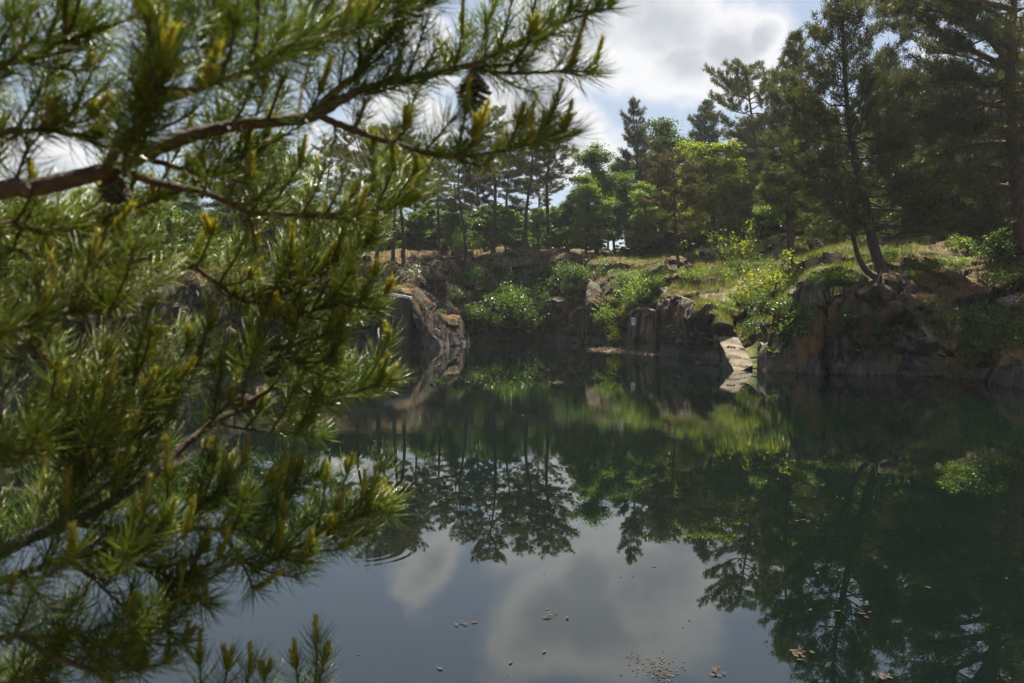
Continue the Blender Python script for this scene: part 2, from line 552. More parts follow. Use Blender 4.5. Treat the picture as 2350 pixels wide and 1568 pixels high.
ca = ground.data.color_attributes.new('cover', 'FLOAT_COLOR', 'POINT')
cv = np.tile(cov, (nr, 1))
cc = np.ones((len(flat), 4)); cc[:, :3] = np.clip(cv + [0, 0, .5], 0, 1)
cc[:, 0] = np.clip(cc[:, 0] + .25 * fbm(flat * .25, 3, 40), 0, 1)
cc[:, 1] = np.clip(cc[:, 1] + .3 * fbm(flat * .3, 3, 44), 0, 1) * np.interp(kk, [3.6, 4.4], [1, .4])
ca.data.foreach_set('color', cc.astype(np.float32).ravel())
ground.data.set_sharp_from_angle(angle=R(38)) if hasattr(ground.data, 'set_sharp_from_angle') else None
BV = BVHTree.FromPolygons([tuple(v) for v in flat], [tuple(q) for q in Q])


def gz(x, y, default=5.0):
    h = BV.ray_cast(Vector((x, y, 80)), Vector((0, 0, -1)))
    return h[0].z if h[0] else default


def hit(px, py):
    d = unit(ray(px, py))
    h = BV.ray_cast(Vector(EYE), Vector(d))
    if h[0] is None: return None, None
    return np.array(h[0]), np.array(h[1])


# near bank the camera and the near pine stand on
nb = MB()
xs = np.linspace(-30, 30, 90); ys = np.linspace(-40, 3.4, 70)
X, Y = np.meshgrid(xs, ys)
Z = np.interp(Y, [-40, -3, 1.2, 2.2, 3.0, 3.4], [1.6, .9, .55, .3, -.3, -.9]) + .12 * fbm(np.stack([X.ravel(), Y.ravel(), X.ravel() * 0], -1) * .8, 4, 61).reshape(X.shape)
V = np.stack([X, Y, Z], -1).reshape(-1, 3)
i, j = np.meshgrid(np.arange(69), np.arange(89), indexing='ij')
nb.add(V, np.stack([i * 90 + j, i * 90 + j + 1, (i + 1) * 90 + j + 1, (i + 1) * 90 + j], -1).reshape(-1, 4))
bank = nb.build('near_bank', M['ground'])
tag(bank, 'low bank of the pond on the near side', 'bank', kind='structure')
bc = bank.data.color_attributes.new('cover', 'FLOAT_COLOR', 'POINT')
bc.data.foreach_set('color', np.tile([.5, .2, .7, 1], len(V)).astype(np.float32))

# ------------------------------------------------------------------ water
def water_mat():
    m, t, N, L = nt('pond water')
    geo = N('ShaderNodeNewGeometry'); pos = geo.outputs['Position']
    sp = N('ShaderNodeSeparateXYZ'); L(pos, sp.inputs[0])
    # slow swell and a wind-ruffled patch farther out
    mp = N('ShaderNodeMapping', _Scale=(.9, 2.6, 1)); L(pos, mp.inputs[0])
    n1 = N('ShaderNodeTexNoise', _Scale=1.1, _Detail=2.0); L(mp.outputs[0], n1.inputs['Vector'])
    mp2 = N('ShaderNodeMapping', _Scale=(2.2, 7.0, 1)); L(pos, mp2.inputs[0])
    n2 = N('ShaderNodeTexNoise', _Scale=1.0, _Detail=3.0); L(mp2.outputs[0], n2.inputs['Vector'])
    n3 = N('ShaderNodeTexNoise', _Scale=.12, _Detail=2.0); L(pos, n3.inputs['Vector'])
    band = N('ShaderNodeMapRange', interpolation_type='SMOOTHSTEP'); L(sp.outputs[1], band.inputs[0])
    band.inputs[1].default_value = 11; band.inputs[2].default_value = 16
    b2 = N('ShaderNodeMapRange', interpolation_type='SMOOTHSTEP'); L(sp.outputs[1], b2.inputs[0])
    b2.inputs[1].default_value = 26; b2.inputs[2].default_value = 19
    pat = math_(N, L, 'MULTIPLY', band.outputs[0], b2.outputs[0])
    pat = math_(N, L, 'MULTIPLY', pat, n3.outputs[0])
    h = math_(N, L, 'ADD', math_(N, L, 'MULTIPLY', n1.outputs[0], .0002), math_(N, L, 'MULTIPLY', math_(N, L, 'MULTIPLY', n2.outputs[0], pat), .0022))
    # rings spreading from one spot
    c = W(838, 1262)
    dx = math_(N, L, 'SUBTRACT', sp.outputs[0], float(c[0])); dy = math_(N, L, 'SUBTRACT', sp.outputs[1], float(c[1]))
    rr = math_(N, L, 'SQRT', math_(N, L, 'ADD', math_(N, L, 'MULTIPLY', dx, dx), math_(N, L, 'MULTIPLY', dy, dy)))
    wv = math_(N, L, 'SINE', math_(N, L, 'MULTIPLY', rr, 52.0))
    env = N('ShaderNodeMapRange', interpolation_type='SMOOTHSTEP'); L(rr, env.inputs[0])
    env.inputs[1].default_value = .72; env.inputs[2].default_value = .42
    env2 = N('ShaderNodeMapRange', interpolation_type='SMOOTHSTEP'); L(rr, env2.inputs[0])
    env2.inputs[1].default_value = .15; env2.inputs[2].default_value = .4
    ring = math_(N, L, 'MULTIPLY', math_(N, L, 'MULTIPLY', wv, env.outputs[0]), env2.outputs[0])
    n5 = N('ShaderNodeTexNoise', _Scale=1.6, _Detail=1.0); L(pos, n5.inputs['Vector'])
    ra = N('ShaderNodeMapRange', interpolation_type='SMOOTHSTEP'); L(n5.outputs[0], ra.inputs[0]); ra.inputs[1].default_value = .38; ra.inputs[2].default_value = .62
    ring = math_(N, L, 'MULTIPLY', ring, ra.outputs[0])
    h = math_(N, L, 'ADD', h, math_(N, L, 'MULTIPLY', ring, .00025))
    bm = N('ShaderNodeBump', _Strength=1.0, _Distance=1.0); L(h, bm.inputs['Height'])
    pr = N('ShaderNodeBsdfPrincipled', _Roughness=.0, _IOR=1.9)
    pr.inputs['Base Color'].default_value = (.0022, .005, .0036, 1)
    pr.inputs['Specular IOR Level'].default_value = .5
    L(bm.outputs[0], pr.inputs['Normal'])
    o = N('ShaderNodeOutputMaterial'); L(pr.outputs[0], o.inputs[0])
    return m


wm = MB()
wm.add([(-70, -2, 0), (60, -2, 0), (60, 62, 0), (-70, 62, 0)], [(0, 1, 2, 3)])
water = wm.build('water', water_mat(), smooth=False)
tag(water, 'still dark green quarry pond mirroring trees and clouds', 'water', kind='structure')

# ------------------------------------------------------------------ tree makers
def make_pine(seed, H, base=.35, spread=.26, limbs=34, tufts=5, blades=16, lean=(0, 0), wob=.02, r0=None, shape='cone', up=.3, mat='needle_far', path=None, bl=.2, bw=.03, dead=6, bark='bark_pine', gap=.12):
    """Returns (trunk mesh, crown mesh) of a Scots pine of height H standing at the origin."""
    rng = np.random.default_rng(seed)
    if path is None:
        tt = np.linspace(0, 1, 8)
        ph = rng.uniform(0, 6.28, 2)
        path = np.stack([lean[0] * tt * H + wob * H * np.sin(tt * 5 + ph[0]) * tt, lean[1] * tt * H + wob * H * np.sin(tt * 4.3 + ph[1]) * tt, tt * H], -1)
        path[0] = (0, 0, -.25)
    tr = catmull(path, 5)
    H0 = tr[-1][2]
    r0 = r0 or H * .0125
    s = np.linspace(0, 1, len(tr))
    wood, cr = MB(), MB()
    rad = r0 * (1 - s) ** .8 + .012
    rad[0] *= 1.5; rad[1] *= 1.18
    tube(wood, tr, rad, 8)
    def at(f):
        x = f * (len(tr) - 1); i = min(int(x), len(tr) - 2)
        return tr[i] * (1 - (x - i)) + tr[i + 1] * (x - i)
    az = rng.uniform(0, 6.28)
    for d in range(dead):                              # bare dead stubs under the crown
        f = rng.uniform(base * .35, base)
        a = rng.uniform(0, 6.28); o = at(f); Ld = rng.uniform(.4, 1.3) * H / 12
        dv = np.array([math.cos(a), math.sin(a), rng.uniform(-.3, .2)])
        tube(wood, [o, o + dv * Ld * .5, o + dv * Ld + np.array([0, 0, -.1 * Ld])], [.022, .015, .006], 4)
    C, D = [], []
    for k in range(limbs):
        f = base + (1 - base) * ((k + .5) / limbs) ** .85
        if rng.random() < gap: continue
        az += 2.4 + rng.uniform(-.5, .5)
        g = (f - base) / (1 - base)
        if shape == 'cone': pr = (1 - g ** 1.5) ** .8 * (.8 + .2 * min(1, g * 6)) * rng.uniform(.6, 1.1) + .07
        elif shape == 'flat': pr = (.55 + .6 * math.sin(min(1, g * 1.15) * math.pi * .75)) * (1 - g ** 5) + .05
        else: pr = math.sin(math.pi * (.12 + .86 * g)) ** .7 + .08
        Lb = spread * H * pr * rng.uniform(.65, 1.15)
        o = at(f)
        el = R(-12 + 62 * g * up / .3 * .7 + rng.uniform(-12, 14))
        dh = np.array([math.cos(az), math.sin(az), 0])
        n = 6
        t = np.linspace(0, 1, n)[:, None]
        sag = -.12 * Lb * np.sin(t * math.pi) * (1 - g) + .18 * Lb * t ** 2 * (.4 + up)
        pts = o + dh * Lb * t * math.cos(el) + np.array([0, 0, 1]) * (Lb * t * math.sin(el) + sag)
        pts[1:-1] += rng.normal(0, .03 * Lb, (n - 2, 3))
        tube(wood, pts, np.linspace(.011 * Lb + .014, .006, n), 5)
        ns = max(4, int(4 + Lb * 4.2))
        for q in range(ns):
            u = .28 + .72 * (q + rng.uniform(0, 1)) / ns
            x = u * (n - 1); i = min(int(x), n - 2)
            b = pts[i] * (1 - (x - i)) + pts[i + 1] * (x - i)
            tg = unit(pts[i + 1] - pts[i])
            side = unit(np.cross(tg, [0, 0, 1])) * (1 if q % 2 else -1)
            sd = unit(tg * rng.uniform(.5, 1.1) + side * rng.uniform(.3, 1.0) + np.array([0, 0, rng.uniform(.0, .55)]))
            Ls = (.22 + .2 * rng.random()) * Lb * (1.15 - .6 * u) + .12
            e = b + sd * Ls + np.array([0, 0, .1 * Ls])
            tube(wood, [b, b + sd * Ls * .5, e], [.009, .007, .004], 3, False)
            nt_ = max(2, int(Ls / .16 * tufts / 4))
            for w in range(nt_):
                uu = .3 + .7 * (w + 1) / nt_
                C.append(b + sd * Ls * uu + rng.normal(0, .05, 3)); D.append(unit(sd + np.array([0, 0, .55])))
    # leader tufts
    for w in range(8):
        C.append(at(1 - .012 * w)); D.append(np.array([0, 0, 1.0]))
    C = np.array(C); D = np.array(D)
    C = np.repeat(C, blades, 0); D = np.repeat(D, blades, 0)
    d = unit(D * .8 + rng.normal(0, .62, D.shape))
    C = C + rng.normal(0, .06, C.shape)
    add_blades(cr, C, d, bl * rng.uniform(.6, 1.25, len(C)), bw * rng.uniform(.7, 1.4, len(C)), rng)
    return wood.mesh('trunk', M[bark]), cr.mesh('crown', M[mat], smooth=False)


def make_broadleaf(seed, H, base=.3, spread=.28, clusters=640, leaves=38, mat='leaf_mid', lsize=.15, bark='bark_dark', r0=None, lean=0.0, lumps=8, ragged=.62):
    rng = np.random.default_rng(seed)
    wood, cr = MB(), MB()
    r0 = r0 or H * .014
    tt = np.linspace(0, 1, 8)
    ph = rng.uniform(0, 6)
    tr = np.stack([lean * H * tt + .02 * H * np.sin(tt * 5 + ph), .02 * H * np.sin(tt * 4 + ph * 2), tt * H * .9], -1)
    tr[0] = (0, 0, -.25)
    tr = catmull(tr, 4)
    s = np.linspace(0, 1, len(tr))
    rad = r0 * (1 - s) ** .9 + .012; rad[0] *= 1.5
    tube(wood, tr, rad, 7)
    def at(f):
        x = f * (len(tr) - 1); i = min(int(x), len(tr) - 2)
        return tr[i] * (1 - (x - i)) + tr[i + 1] * (x - i)
    C, Dd = [], []
    nl = lumps * 3
    az = rng.uniform(0, 6)
    for k in range(nl):
        g = (k + .5) / nl
        f = base + (.97 - base) * g
        az += 2.4 + rng.uniform(-.4, .4)
        Lb = spread * H * (.55 + .55 * math.sin(math.pi * min(1, .25 + .6 * g))) * (1 - .45 * g ** 3) * rng.uniform(1 - ragged, 1.1)
        el = R(rng.uniform(12, 55) + 28 * g)
        o = at(f * .92)
        dv = np.array([math.cos(az) * math.cos(el), math.sin(az) * math.cos(el), math.sin(el)])
        t = np.linspace(0, 1, 6)[:, None]
        pts = o + dv * Lb * t + np.array([0, 0, 1]) * (.12 * Lb * np.sin(t * 3.1)) - np.array([0, 0, 1]) * .1 * Lb * t ** 3
        pts[1:] += rng.normal(0, .035 * Lb, (5, 3))
        tube(wood, pts, np.linspace(.012 * Lb + .012, .005, 6), 5)
        nc = max(3, int(clusters / nl * (Lb / (spread * H)) * 1.5))
        for q in range(nc):
            u = rng.uniform(.3, 1.05)
            x = min(u, .999) * 5; i = int(x)
            b = pts[i] * (1 - (x - i)) + pts[i + 1] * (x - i)
            off = unit(rng.normal(size=3)) * rng.uniform(.05, .42) * Lb * (1.15 - .5 * u)
            off[2] = off[2] * .7 + .04 * Lb
            e = b + off
            tube(wood, [b, (b + e) / 2 + rng.normal(0, .03, 3), e], [.007, .005, .003], 3, False)
            C.append(e); Dd.append(unit(off))
    C = np.array(C); Dd = np.array(Dd)
    sz = rng.uniform(.14, .3, len(C)) * (H / 12) ** .4
    C2 = np.repeat(C, leaves, 0); S2 = np.repeat(sz, leaves)[:, None]
    off = rng.normal(size=C2.shape) * np.array([1, 1, .55]) * S2
    P_ = C2 + off
    d = unit(np.repeat(Dd, leaves, 0) * .5 + rng.normal(0, .7, C2.shape) + np.array([0, 0, -.25]))
    nrm = unit(rng.normal(0, .55, C2.shape) + np.array([0, 0, .9]))
    ll = lsize * rng.uniform(.6, 1.3, len(C2))
    add_leaves(cr, P_, d, nrm, ll, ll * .75)
    return wood.mesh('trunk', M[bark]), cr.mesh('crown', M[mat], smooth=False)


def make_shrub(seed, size=1.0, mat='leaf_mid', stems=9, leaves=900, lsize=.085, flatness=.8, droop=0.0, bark='bark_dark', upright=.8):
    rng = np.random.default_rng(seed)
    wood, cr = MB(), MB()
    C, D = [], []
    for k in range(stems):
        a = rng.uniform(0, 6.28); el = rng.uniform(.35, 1.0) * upright
        Lb = size * rng.uniform(.55, 1.05)
        dv = unit(np.array([math.cos(a) * (1 - el * .55), math.sin(a) * (1 - el * .55), el * flatness + .05]))
        t = np.linspace(0, 1, 6)[:, None]
        pts = rng.normal(0, .06 * size, 3) * np.array([1, 1, 0]) + dv * Lb * t + np.array([0, 0, -1]) * droop * Lb * t ** 2
        pts[0, 2] -= .1
        pts[1:] += rng.normal(0, .03 * size, (5, 3))
        tube(wood, pts, np.linspace(.012 * size + .004, .003, 6), 4)
        for q in range(7):
            u = rng.uniform(.25, 1); x = min(u, .99) * 5; i = int(x)
            b = pts[i] * (1 - (x - i)) + pts[i + 1] * (x - i)
            e = b + unit(rng.normal(size=3) + dv * .8) * size * rng.uniform(.08, .28)
            tube(wood, [b, (b + e) / 2, e], [.004, .003, .002], 3, False)
            C.append(e); D.append(unit(e - b))
    C = np.array(C); D = np.array(D)
    n = max(3, leaves // len(C))
    C2 = np.repeat(C, n, 0)
    P_ = C2 + rng.normal(0, .085 * size, C2.shape)
    d = unit(np.repeat(D, n, 0) * .7 + rng.normal(0, .6, C2.shape) + np.array([0, 0, -.1]))
    nrm = unit(rng.normal(0, .5, C2.shape) + np.array([0, -.15, .9]))
    ll = lsize * rng.uniform(.6, 1.35, len(C2))
    add_leaves(cr, P_, d, nrm, ll, ll * .62)
    return wood.mesh('stem', M[bark]), cr.mesh('foliage', M[mat], smooth=False)


def plant_tree(name, meshes, loc, scale, rz, label, cat, group=None, sxy=1.0, parts=('trunk', 'crown'), tilt=None):
    root = empty(name, loc, rz)
    root.scale = (scale * sxy, scale * sxy, scale)
    if tilt is not None: root.rotation_euler = (tilt[0], tilt[1], rz)
    tag(root, label, cat, group)
    for nm, me in zip(parts, meshes):
        o = bpy.data.objects.new(nm, me)
        COL.objects.link(o); o.parent = root
    return root
# ------------------------------------------------------------------ blocks and boulders
def rock_mesh(pts, seed, res=.22, amp=.1, mat='rock', c1=(.95, .95, 1.5), c2=(.36, .36, .62)):
    bm = bmesh.new()
    for p in pts: bm.verts.new(p)
    r_ = bmesh.ops.convex_hull(bm, input=bm.verts[:])
    bmesh.ops.delete(bm, geom=[v for v in bm.verts if not v.link_faces], context='VERTS')
    for it in range(7):
        ed = [e for e in bm.edges if e.calc_length() > res * 1.6]
        if not ed: break
        bmesh.ops.subdivide_edges(bm, edges=ed, cuts=1, smooth=.0)
        bmesh.ops.triangulate(bm, faces=bm.faces[:])
    # knock the corners off
    for it in range(1): bmesh.ops.smooth_vert(bm, verts=bm.verts[:], factor=.3, use_axis_x=True, use_axis_y=True, use_axis_z=True)
    bm.normal_update()
    V = np.array([v.co[:] for v in bm.verts]); Nn = np.array([v.normal[:] for v in bm.verts])
    o1, k1 = facets(V, c1, seed); o2, k2 = facets(V, c2, seed + 9)
    d = amp * (o1 * .9 - (1 - k1) * .5 + o2 * .35 - (1 - k2) * .2 + .22 * fbm(V * 1.6, 4, seed))
    V = V + Nn * (1.25 * d[:, None])
    for v, c in zip(bm.verts, V): v.co = c
    me = bpy.data.meshes.new('rock'); bm.to_mesh(me); bm.free()
    me.polygons.foreach_set('use_smooth', np.ones(len(me.polygons), bool))
    me.set_sharp_from_angle(angle=R(32))
    me.materials.append(M[mat])
    return me


def rock(name, label, cat, front, depth=1.5, res=.16, amp=.09, mat='rock', group=None, drop=0.0, taper=.12, sink=0.0, moss=None):
    F = np.array([P(*p) for p in front])
    F = np.where(F[:, 2:3] < .12, F - np.array([0, 0, .9]), F)       # foot under water
    c = F.mean(0)
    B = (F - c) * (1 - taper) + c + np.array([c[0] / c[1] * depth, depth, -drop])
    pts = np.concatenate([F, B])
    base = np.array([c[0], c[1] + depth / 2, pts[:, 2].min()])
    me = rock_mesh(pts - base, len(label) + int(front[0][0]), res, amp, mat)
    o = bpy.data.objects.new(name, me); COL.objects.link(o); o.location = base - np.array([0, 0, sink])
    return tag(o, label, cat, group)


M['rock_pale'] = M['rock'].copy(); M['rock_pale'].name = 'weathered granite'
for n in M['rock_pale'].node_tree.nodes:
    if n.type == 'VALTORGB' and abs(n.color_ramp.elements[0].color[0] - .03) < .003 and abs(n.color_ramp.elements[0].color[1] - .026) < .002 and len(n.color_ramp.elements) == 4:
        ramp(n, [(.3, (.09, .075, .06)), (.5, (.14, .116, .094)), (.7, (.19, .16, .13))])
G_B = 'boulders on the grassy slope'
G_C = 'blocks of the quarry wall'
rock('rock_prow', 'great split rock with streaked faces jutting over the water beside the pale slab', 'rock', [(1512, 818, 38.4), (1560, 826, 35.6), (1605, 836, 33.2), (1664, 852, 30.2), (1508, 700, 39.1), (1540, 682, 37.8), (1588, 690, 35.8), (1614, 706, 34.8), (1646, 762, 32.2)], 3.0, .14, .13, group=G_C, drop=-.2)
rock('rock_block', 'flat dark block carrying the small white sign', 'rock', [(1440, 812, 40.2), (1506, 818, 38.7), (1504, 712, 39.4), (1470, 706, 40.2), (1441, 716, 40.8)], 2.5, .22, .07, group=G_C)
SL = np.array([P(1632, 744, 34.0), P(1676, 744, 33.5), P(1704, 796, 31.3), P(1728, 838, 29.6), P(1688, 858, 28.6), P(1662, 816, 30.8)])
base = SL.mean(0) * np.array([1, 1, 0])
sl = bpy.data.objects.new('rock_slab', rock_mesh(np.concatenate([SL, SL + [0.1, .9, -1.6]]) - base, 3, .1, .03, 'rock_pale', (1.8, .55, .4), (.6, .3, .14)))
COL.objects.link(sl); sl.location = base
tag(sl, 'pale sunlit slab sloping down to the water like worn steps', 'rock', G_C)
rock('rock_block', 'dark block with a slanting top right of the pale slab', 'rock', [(1742, 860, 28.6), (1738, 800, 29.9), (1800, 742, 28.9), (1850, 735, 28.3), (1856, 864, 27.2)], 2.5, .2, .12, group=G_C)
rock('rock_pillar', 'tall block with a rounded pale top at the left end of the shaded wall', 'rock', [(1812, 668, 29.2), (1830, 650, 28.9), (1882, 645, 28.3), (1894, 700, 28.0), (1884, 864, 27.2), (1836, 862, 27.5), (1834, 730, 28.5)], 2.0, .2, .13, group=G_C)
rock('rock_block', 'wide dark block of the shaded wall under the tall pine', 'rock', [(1900, 864, 27.1), (1900, 700, 27.7), (1990, 665, 28.0), (2040, 680, 28.0), (2060, 868, 26.8)], 2.2, .22, .12, group=G_C)
rock('rock_block', 'low broad block of the shaded wall right of the tall pine', 'rock', [(2064, 868, 26.7), (2058, 745, 27.7), (2100, 735, 27.9), (2150, 790, 27.4), (2215, 842, 26.2), (2220, 876, 25.4)], 2.2, .22, .12, group=G_C)
rock('rock_buttress', 'mossy buttress right of the roots of the tall pine', 'rock', [(2052, 640, 29.0), (2078, 622, 29.6), (2104, 655, 29.3), (2114, 706, 28.8), (2064, 745, 28.0)], 1.6, .2, .1, group=G_C)
rock('rock_slab', 'sloping slab leaning against the concrete ledge', 'rock', [(938, 684, 44.4), (968, 664, 46.0), (1022, 742, 45.7), (1034, 796, 44.6), (985, 796, 44.0), (948, 730, 44.2)], 2.5, .2, .07, 'rock_dark', group=G_C)
rock('rock_block', 'dark upright wall block right of the rock gully', 'rock', [(1245, 792, 52.8), (1250, 692, 53.6), (1290, 680, 53.4), (1335, 688, 51.2), (1338, 795, 49.4)], 3, .28, .17, group=G_C)
rock('rock_block', 'grey wall block with fluted face left of the leaf strewn shore', 'rock', [(1340, 796, 49), (1342, 715, 49.6), (1375, 705, 48), (1402, 745, 46), (1406, 803, 43.6)], 3, .25, .17, group=G_C)
rock('rock_slab', 'leaning grey slab above the fluted wall block', 'rock', [(1350, 640, 50.5), (1374, 655, 49), (1397, 702, 47), (1365, 712, 47.4), (1345, 690, 48.5)], 1.5, .22, .1)
rock('boulder', 'dark boulder wedged beside the leaning grey slab', 'boulder', [(1388, 662, 48), (1410, 640, 48), (1428, 660, 47.5), (1418, 685, 47), (1395, 690, 47)], 1.4, .2, .1)
rock('boulder', 'block shaped boulder with a flat top in front of the wood', 'boulder', [(1602, 578, 48), (1640, 570, 48.5), (1670, 574, 48), (1666, 604, 47.6), (1646, 624, 47.2), (1614, 610, 47.4)], 2.2, .2, .09, group=G_B)
rock('boulder', 'long dark boulder on the grass below the wood', 'boulder', [(1736, 576, 46), (1760, 566, 46), (1802, 572, 45.5), (1800, 592, 45), (1750, 598, 45)], 1.8, .2, .12, group=G_B)
rock('boulder', 'flat pale boulder at the upper edge of the grassy slope', 'boulder', [(1742, 552, 51), (1775, 545, 51), (1794, 550, 51), (1790, 562, 50.5), (1750, 564, 50.5)], 1.8, .2, .1, 'rock_pale', G_B)
rock('boulder', 'squared boulder like a stone seat on the grassy slope', 'boulder', [(1886, 580, 38), (1934, 577, 38), (1932, 604, 37.6), (1890, 606, 37.6)], 1.2, .16, .05, group=G_B)
rock('boulder', 'sharp edged boulder with a lit top below the squared boulder', 'boulder', [(1848, 602, 36.4), (1868, 592, 36.6), (1894, 606, 36.2), (1896, 630, 35.6), (1868, 642, 35.2), (1856, 624, 35.6)], 1.2, .16, .08, group=G_B)
rock('boulder', 'upright dark boulder at the upper right of the grassy slope', 'boulder', [(1854, 550, 46), (1890, 547, 46), (1890, 568, 45.6), (1858, 570, 45.6)], 1.3, .18, .08, group=G_B)
rock('boulder', 'split boulder with a pale face in the middle of the bench', 'boulder', [(1688, 645, 37.4), (1704, 632, 37.6), (1724, 652, 37.2), (1720, 676, 36.6), (1698, 680, 36.6)], 1.0, .14, .07, group=G_B)
rock('rock_block', 'wedge of rock on the ledge just above the great split rock', 'rock', [(1512, 658, 40.6), (1540, 652, 40.8), (1578, 668, 40), (1562, 696, 38.8), (1514, 698, 39.6)], 1.6, .18, .08)
rock('boulder', 'tilted dark boulder at the foot of the short leaning pine', 'boulder', [(1524, 600, 46.5), (1560, 588, 47), (1602, 612, 46), (1562, 628, 45.2), (1530, 616, 45.8)], 1.6, .2, .12, 'rock_dark', group=G_B)
rock('rock_slab', 'flat pale rock pavement on the bench behind the great split rock', 'rock', [(1598, 676, 38), (1640, 662, 39), (1704, 670, 37.5), (1692, 694, 35.8), (1622, 694, 36.4)], 2.0, .18, .06, 'rock_pale', drop=-.35)
rock('boulder', 'low pale boulder beside the rock pavement', 'boulder', [(1668, 664, 37), (1690, 656, 37.5), (1704, 672, 36.8), (1690, 684, 36.4)], .8, .14, .06, 'rock_pale')
rock('boulder', 'big dark boulder on the mossy crest above the sloping slab', 'boulder', [(944, 596, 50.5), (990, 584, 51), (1032, 602, 50.5), (1022, 632, 49.5), (955, 632, 49.5)], 2.5, .2, .15, 'rock_dark', sink=.25)
rock('rock_block', 'dark overhanging ledge over the head of the rock gully', 'rock', [(1118, 582, 57), (1160, 571, 57.5), (1236, 573, 57.5), (1244, 600, 56.5), (1128, 616, 56)], 2.5, .2, .15, 'rock_dark', sink=.15)
rock('rock_block', 'lichened block on the crest right of the gully', 'rock', [(1260, 577, 57), (1300, 580, 57), (1336, 600, 55.5), (1322, 642, 54), (1268, 645, 55)], 2.5, .2, .16, 'rock_dark', sink=.15)
rock('boulder', 'boulder lodged in the brown slope right of the tall pine', 'boulder', [(2138, 708, 29.4), (2168, 690, 29.8), (2204, 715, 29.2), (2184, 748, 28.6)], 1.2, .16, .1)
rock('boulder', 'small boulder on the sandy path behind the tall pine', 'boulder', [(2094, 584, 36.5), (2116, 572, 36.8), (2146, 580, 36.4), (2124, 594, 36)], .9, .14, .06)
rock('boulder', 'dark boulder beside the bright shrub on the sunny brow', 'boulder', [(2160, 580, 36), (2182, 566, 36.2), (2206, 578, 35.6), (2190, 596, 35.2)], .9, .14, .08)
rock('boulder', 'rounded boulder high on the right bank by the edge', 'boulder', [(2290, 690, 28.5), (2318, 672, 28.6), (2340, 690, 28), (2326, 716, 27.4)], 1.2, .16, .09)
rock('rock', 'pale pointed stone at the waterline under the shaded wall', 'stone', [(1862, 862, 26.9), (1878, 838, 27.0), (1896, 862, 26.8)], .5, .1, .04, 'rock_pale')
rock('rock', 'pale stone at the waterline right of the sloping slab', 'stone', [(1768, 858, 28.3), (1776, 836, 28.5), (1788, 856, 28.1)], .5, .1, .04, 'rock_pale')
rock('rock', 'low stone at the waterline near the right edge', 'stone', [(2262, 884, 23.6), (2272, 868, 24), (2296, 878, 23.4), (2292, 888, 23.2)], .7, .1, .05)

# concrete ledge left on the far wall, lit top edge painted pale
cl = P(908, 797, 44.4); cl[2] = 0
ced = empty('concrete_ledge', cl)
tag(ced, 'dark concrete ledge with its lit top edge painted pale at the cliff foot', 'ledge')
tl, tr_ = P(878, 669, 44.3) - cl, P(940, 681, 43.9) - cl


def box_pts(x0, x1, y0, y1, z0, z1, z2=None):
    z2 = z1 if z2 is None else z2
    return [(x0, y0, z0), (x1, y0, z0), (x1, y1, z0), (x0, y1, z0), (x0, y0, z1), (x1, y0, z2), (x1, y1, z2), (x0, y1, z1)]


BF = [(0, 3, 2, 1), (4, 5, 6, 7), (0, 1, 5, 4), (1, 2, 6, 5), (2, 3, 7, 6), (3, 0, 4, 7)]
M['concrete_dark'] = bark_mat('stained concrete', (.016, .013, .012), (.045, .037, .033), (.085, .07, .06), 2.6, .12)
M['concrete_lit'] = plain_mat('lit edge concrete', (.5, .5, .5), .5)  # pale colour stands for sunlight on the ledge's top edge
b_ = MB(); b_.add(box_pts(tl[0] + .05, tr_[0] - .04, -.1, 2.2, -.8, tl[2] - .14, tr_[2] - .14), BF)
for k in range(4):
    x = tl[0] + .2 + k * .38; b_.add(box_pts(x, x + .14, -.16, -.1, -.8, tl[2] - .55, tr_[2] - .5), BF)
b_.build('body', M['concrete_dark'], ced, smooth=False)
b_ = MB(); b_.add([(a, b, c - (.14 if k < 4 else 0)) for k, (a, b, c) in enumerate(box_pts(tl[0], tr_[0], -.22, 2.3, tl[2], tl[2], tr_[2])) ], BF)
V_ = b_.v[0]; V_[1, 2] = V_[2, 2] = tr_[2] - .14; V_[0, 2] = V_[3, 2] = tl[2] - .14
b_.build('lit_edge', M['concrete_lit'], ced, smooth=False)

# small white sign fixed on the dark block
sp0 = P(1453.5, 738, 38.85)
sg = empty('sign', sp0); tag(sg, 'small white sign with two dark symbols on the dark rock block', 'sign')
b_ = MB(); b_.add(box_pts(-.085, .085, -.012, .5, -.19, .19), BF); 
b_.v[0][:, 1] = np.where(b_.v[0][:, 1] > 0, .02, b_.v[0][:, 1])
M['white'] = plain_mat('white enamel', (.8, .8, .8), .35); M['ink'] = plain_mat('dark paint', (.05, .05, .06), .5)
b_.build('panel', M['white'], sg, smooth=False)
for zc, w_, h_ in ((.075, .04, .038), (-.03, .04, .022)):
    b_ = MB(); b_.add(box_pts(-w_, w_, -.017, -.0125, zc - h_, zc + h_), BF); b_.build('symbol', M['ink'], sg, smooth=False)
b_ = MB(); tube(b_, [(0, 0, 0), (0, 1.0, 0)], .012, 6); b_.build('anchor_bolt', M['ink'], sg)

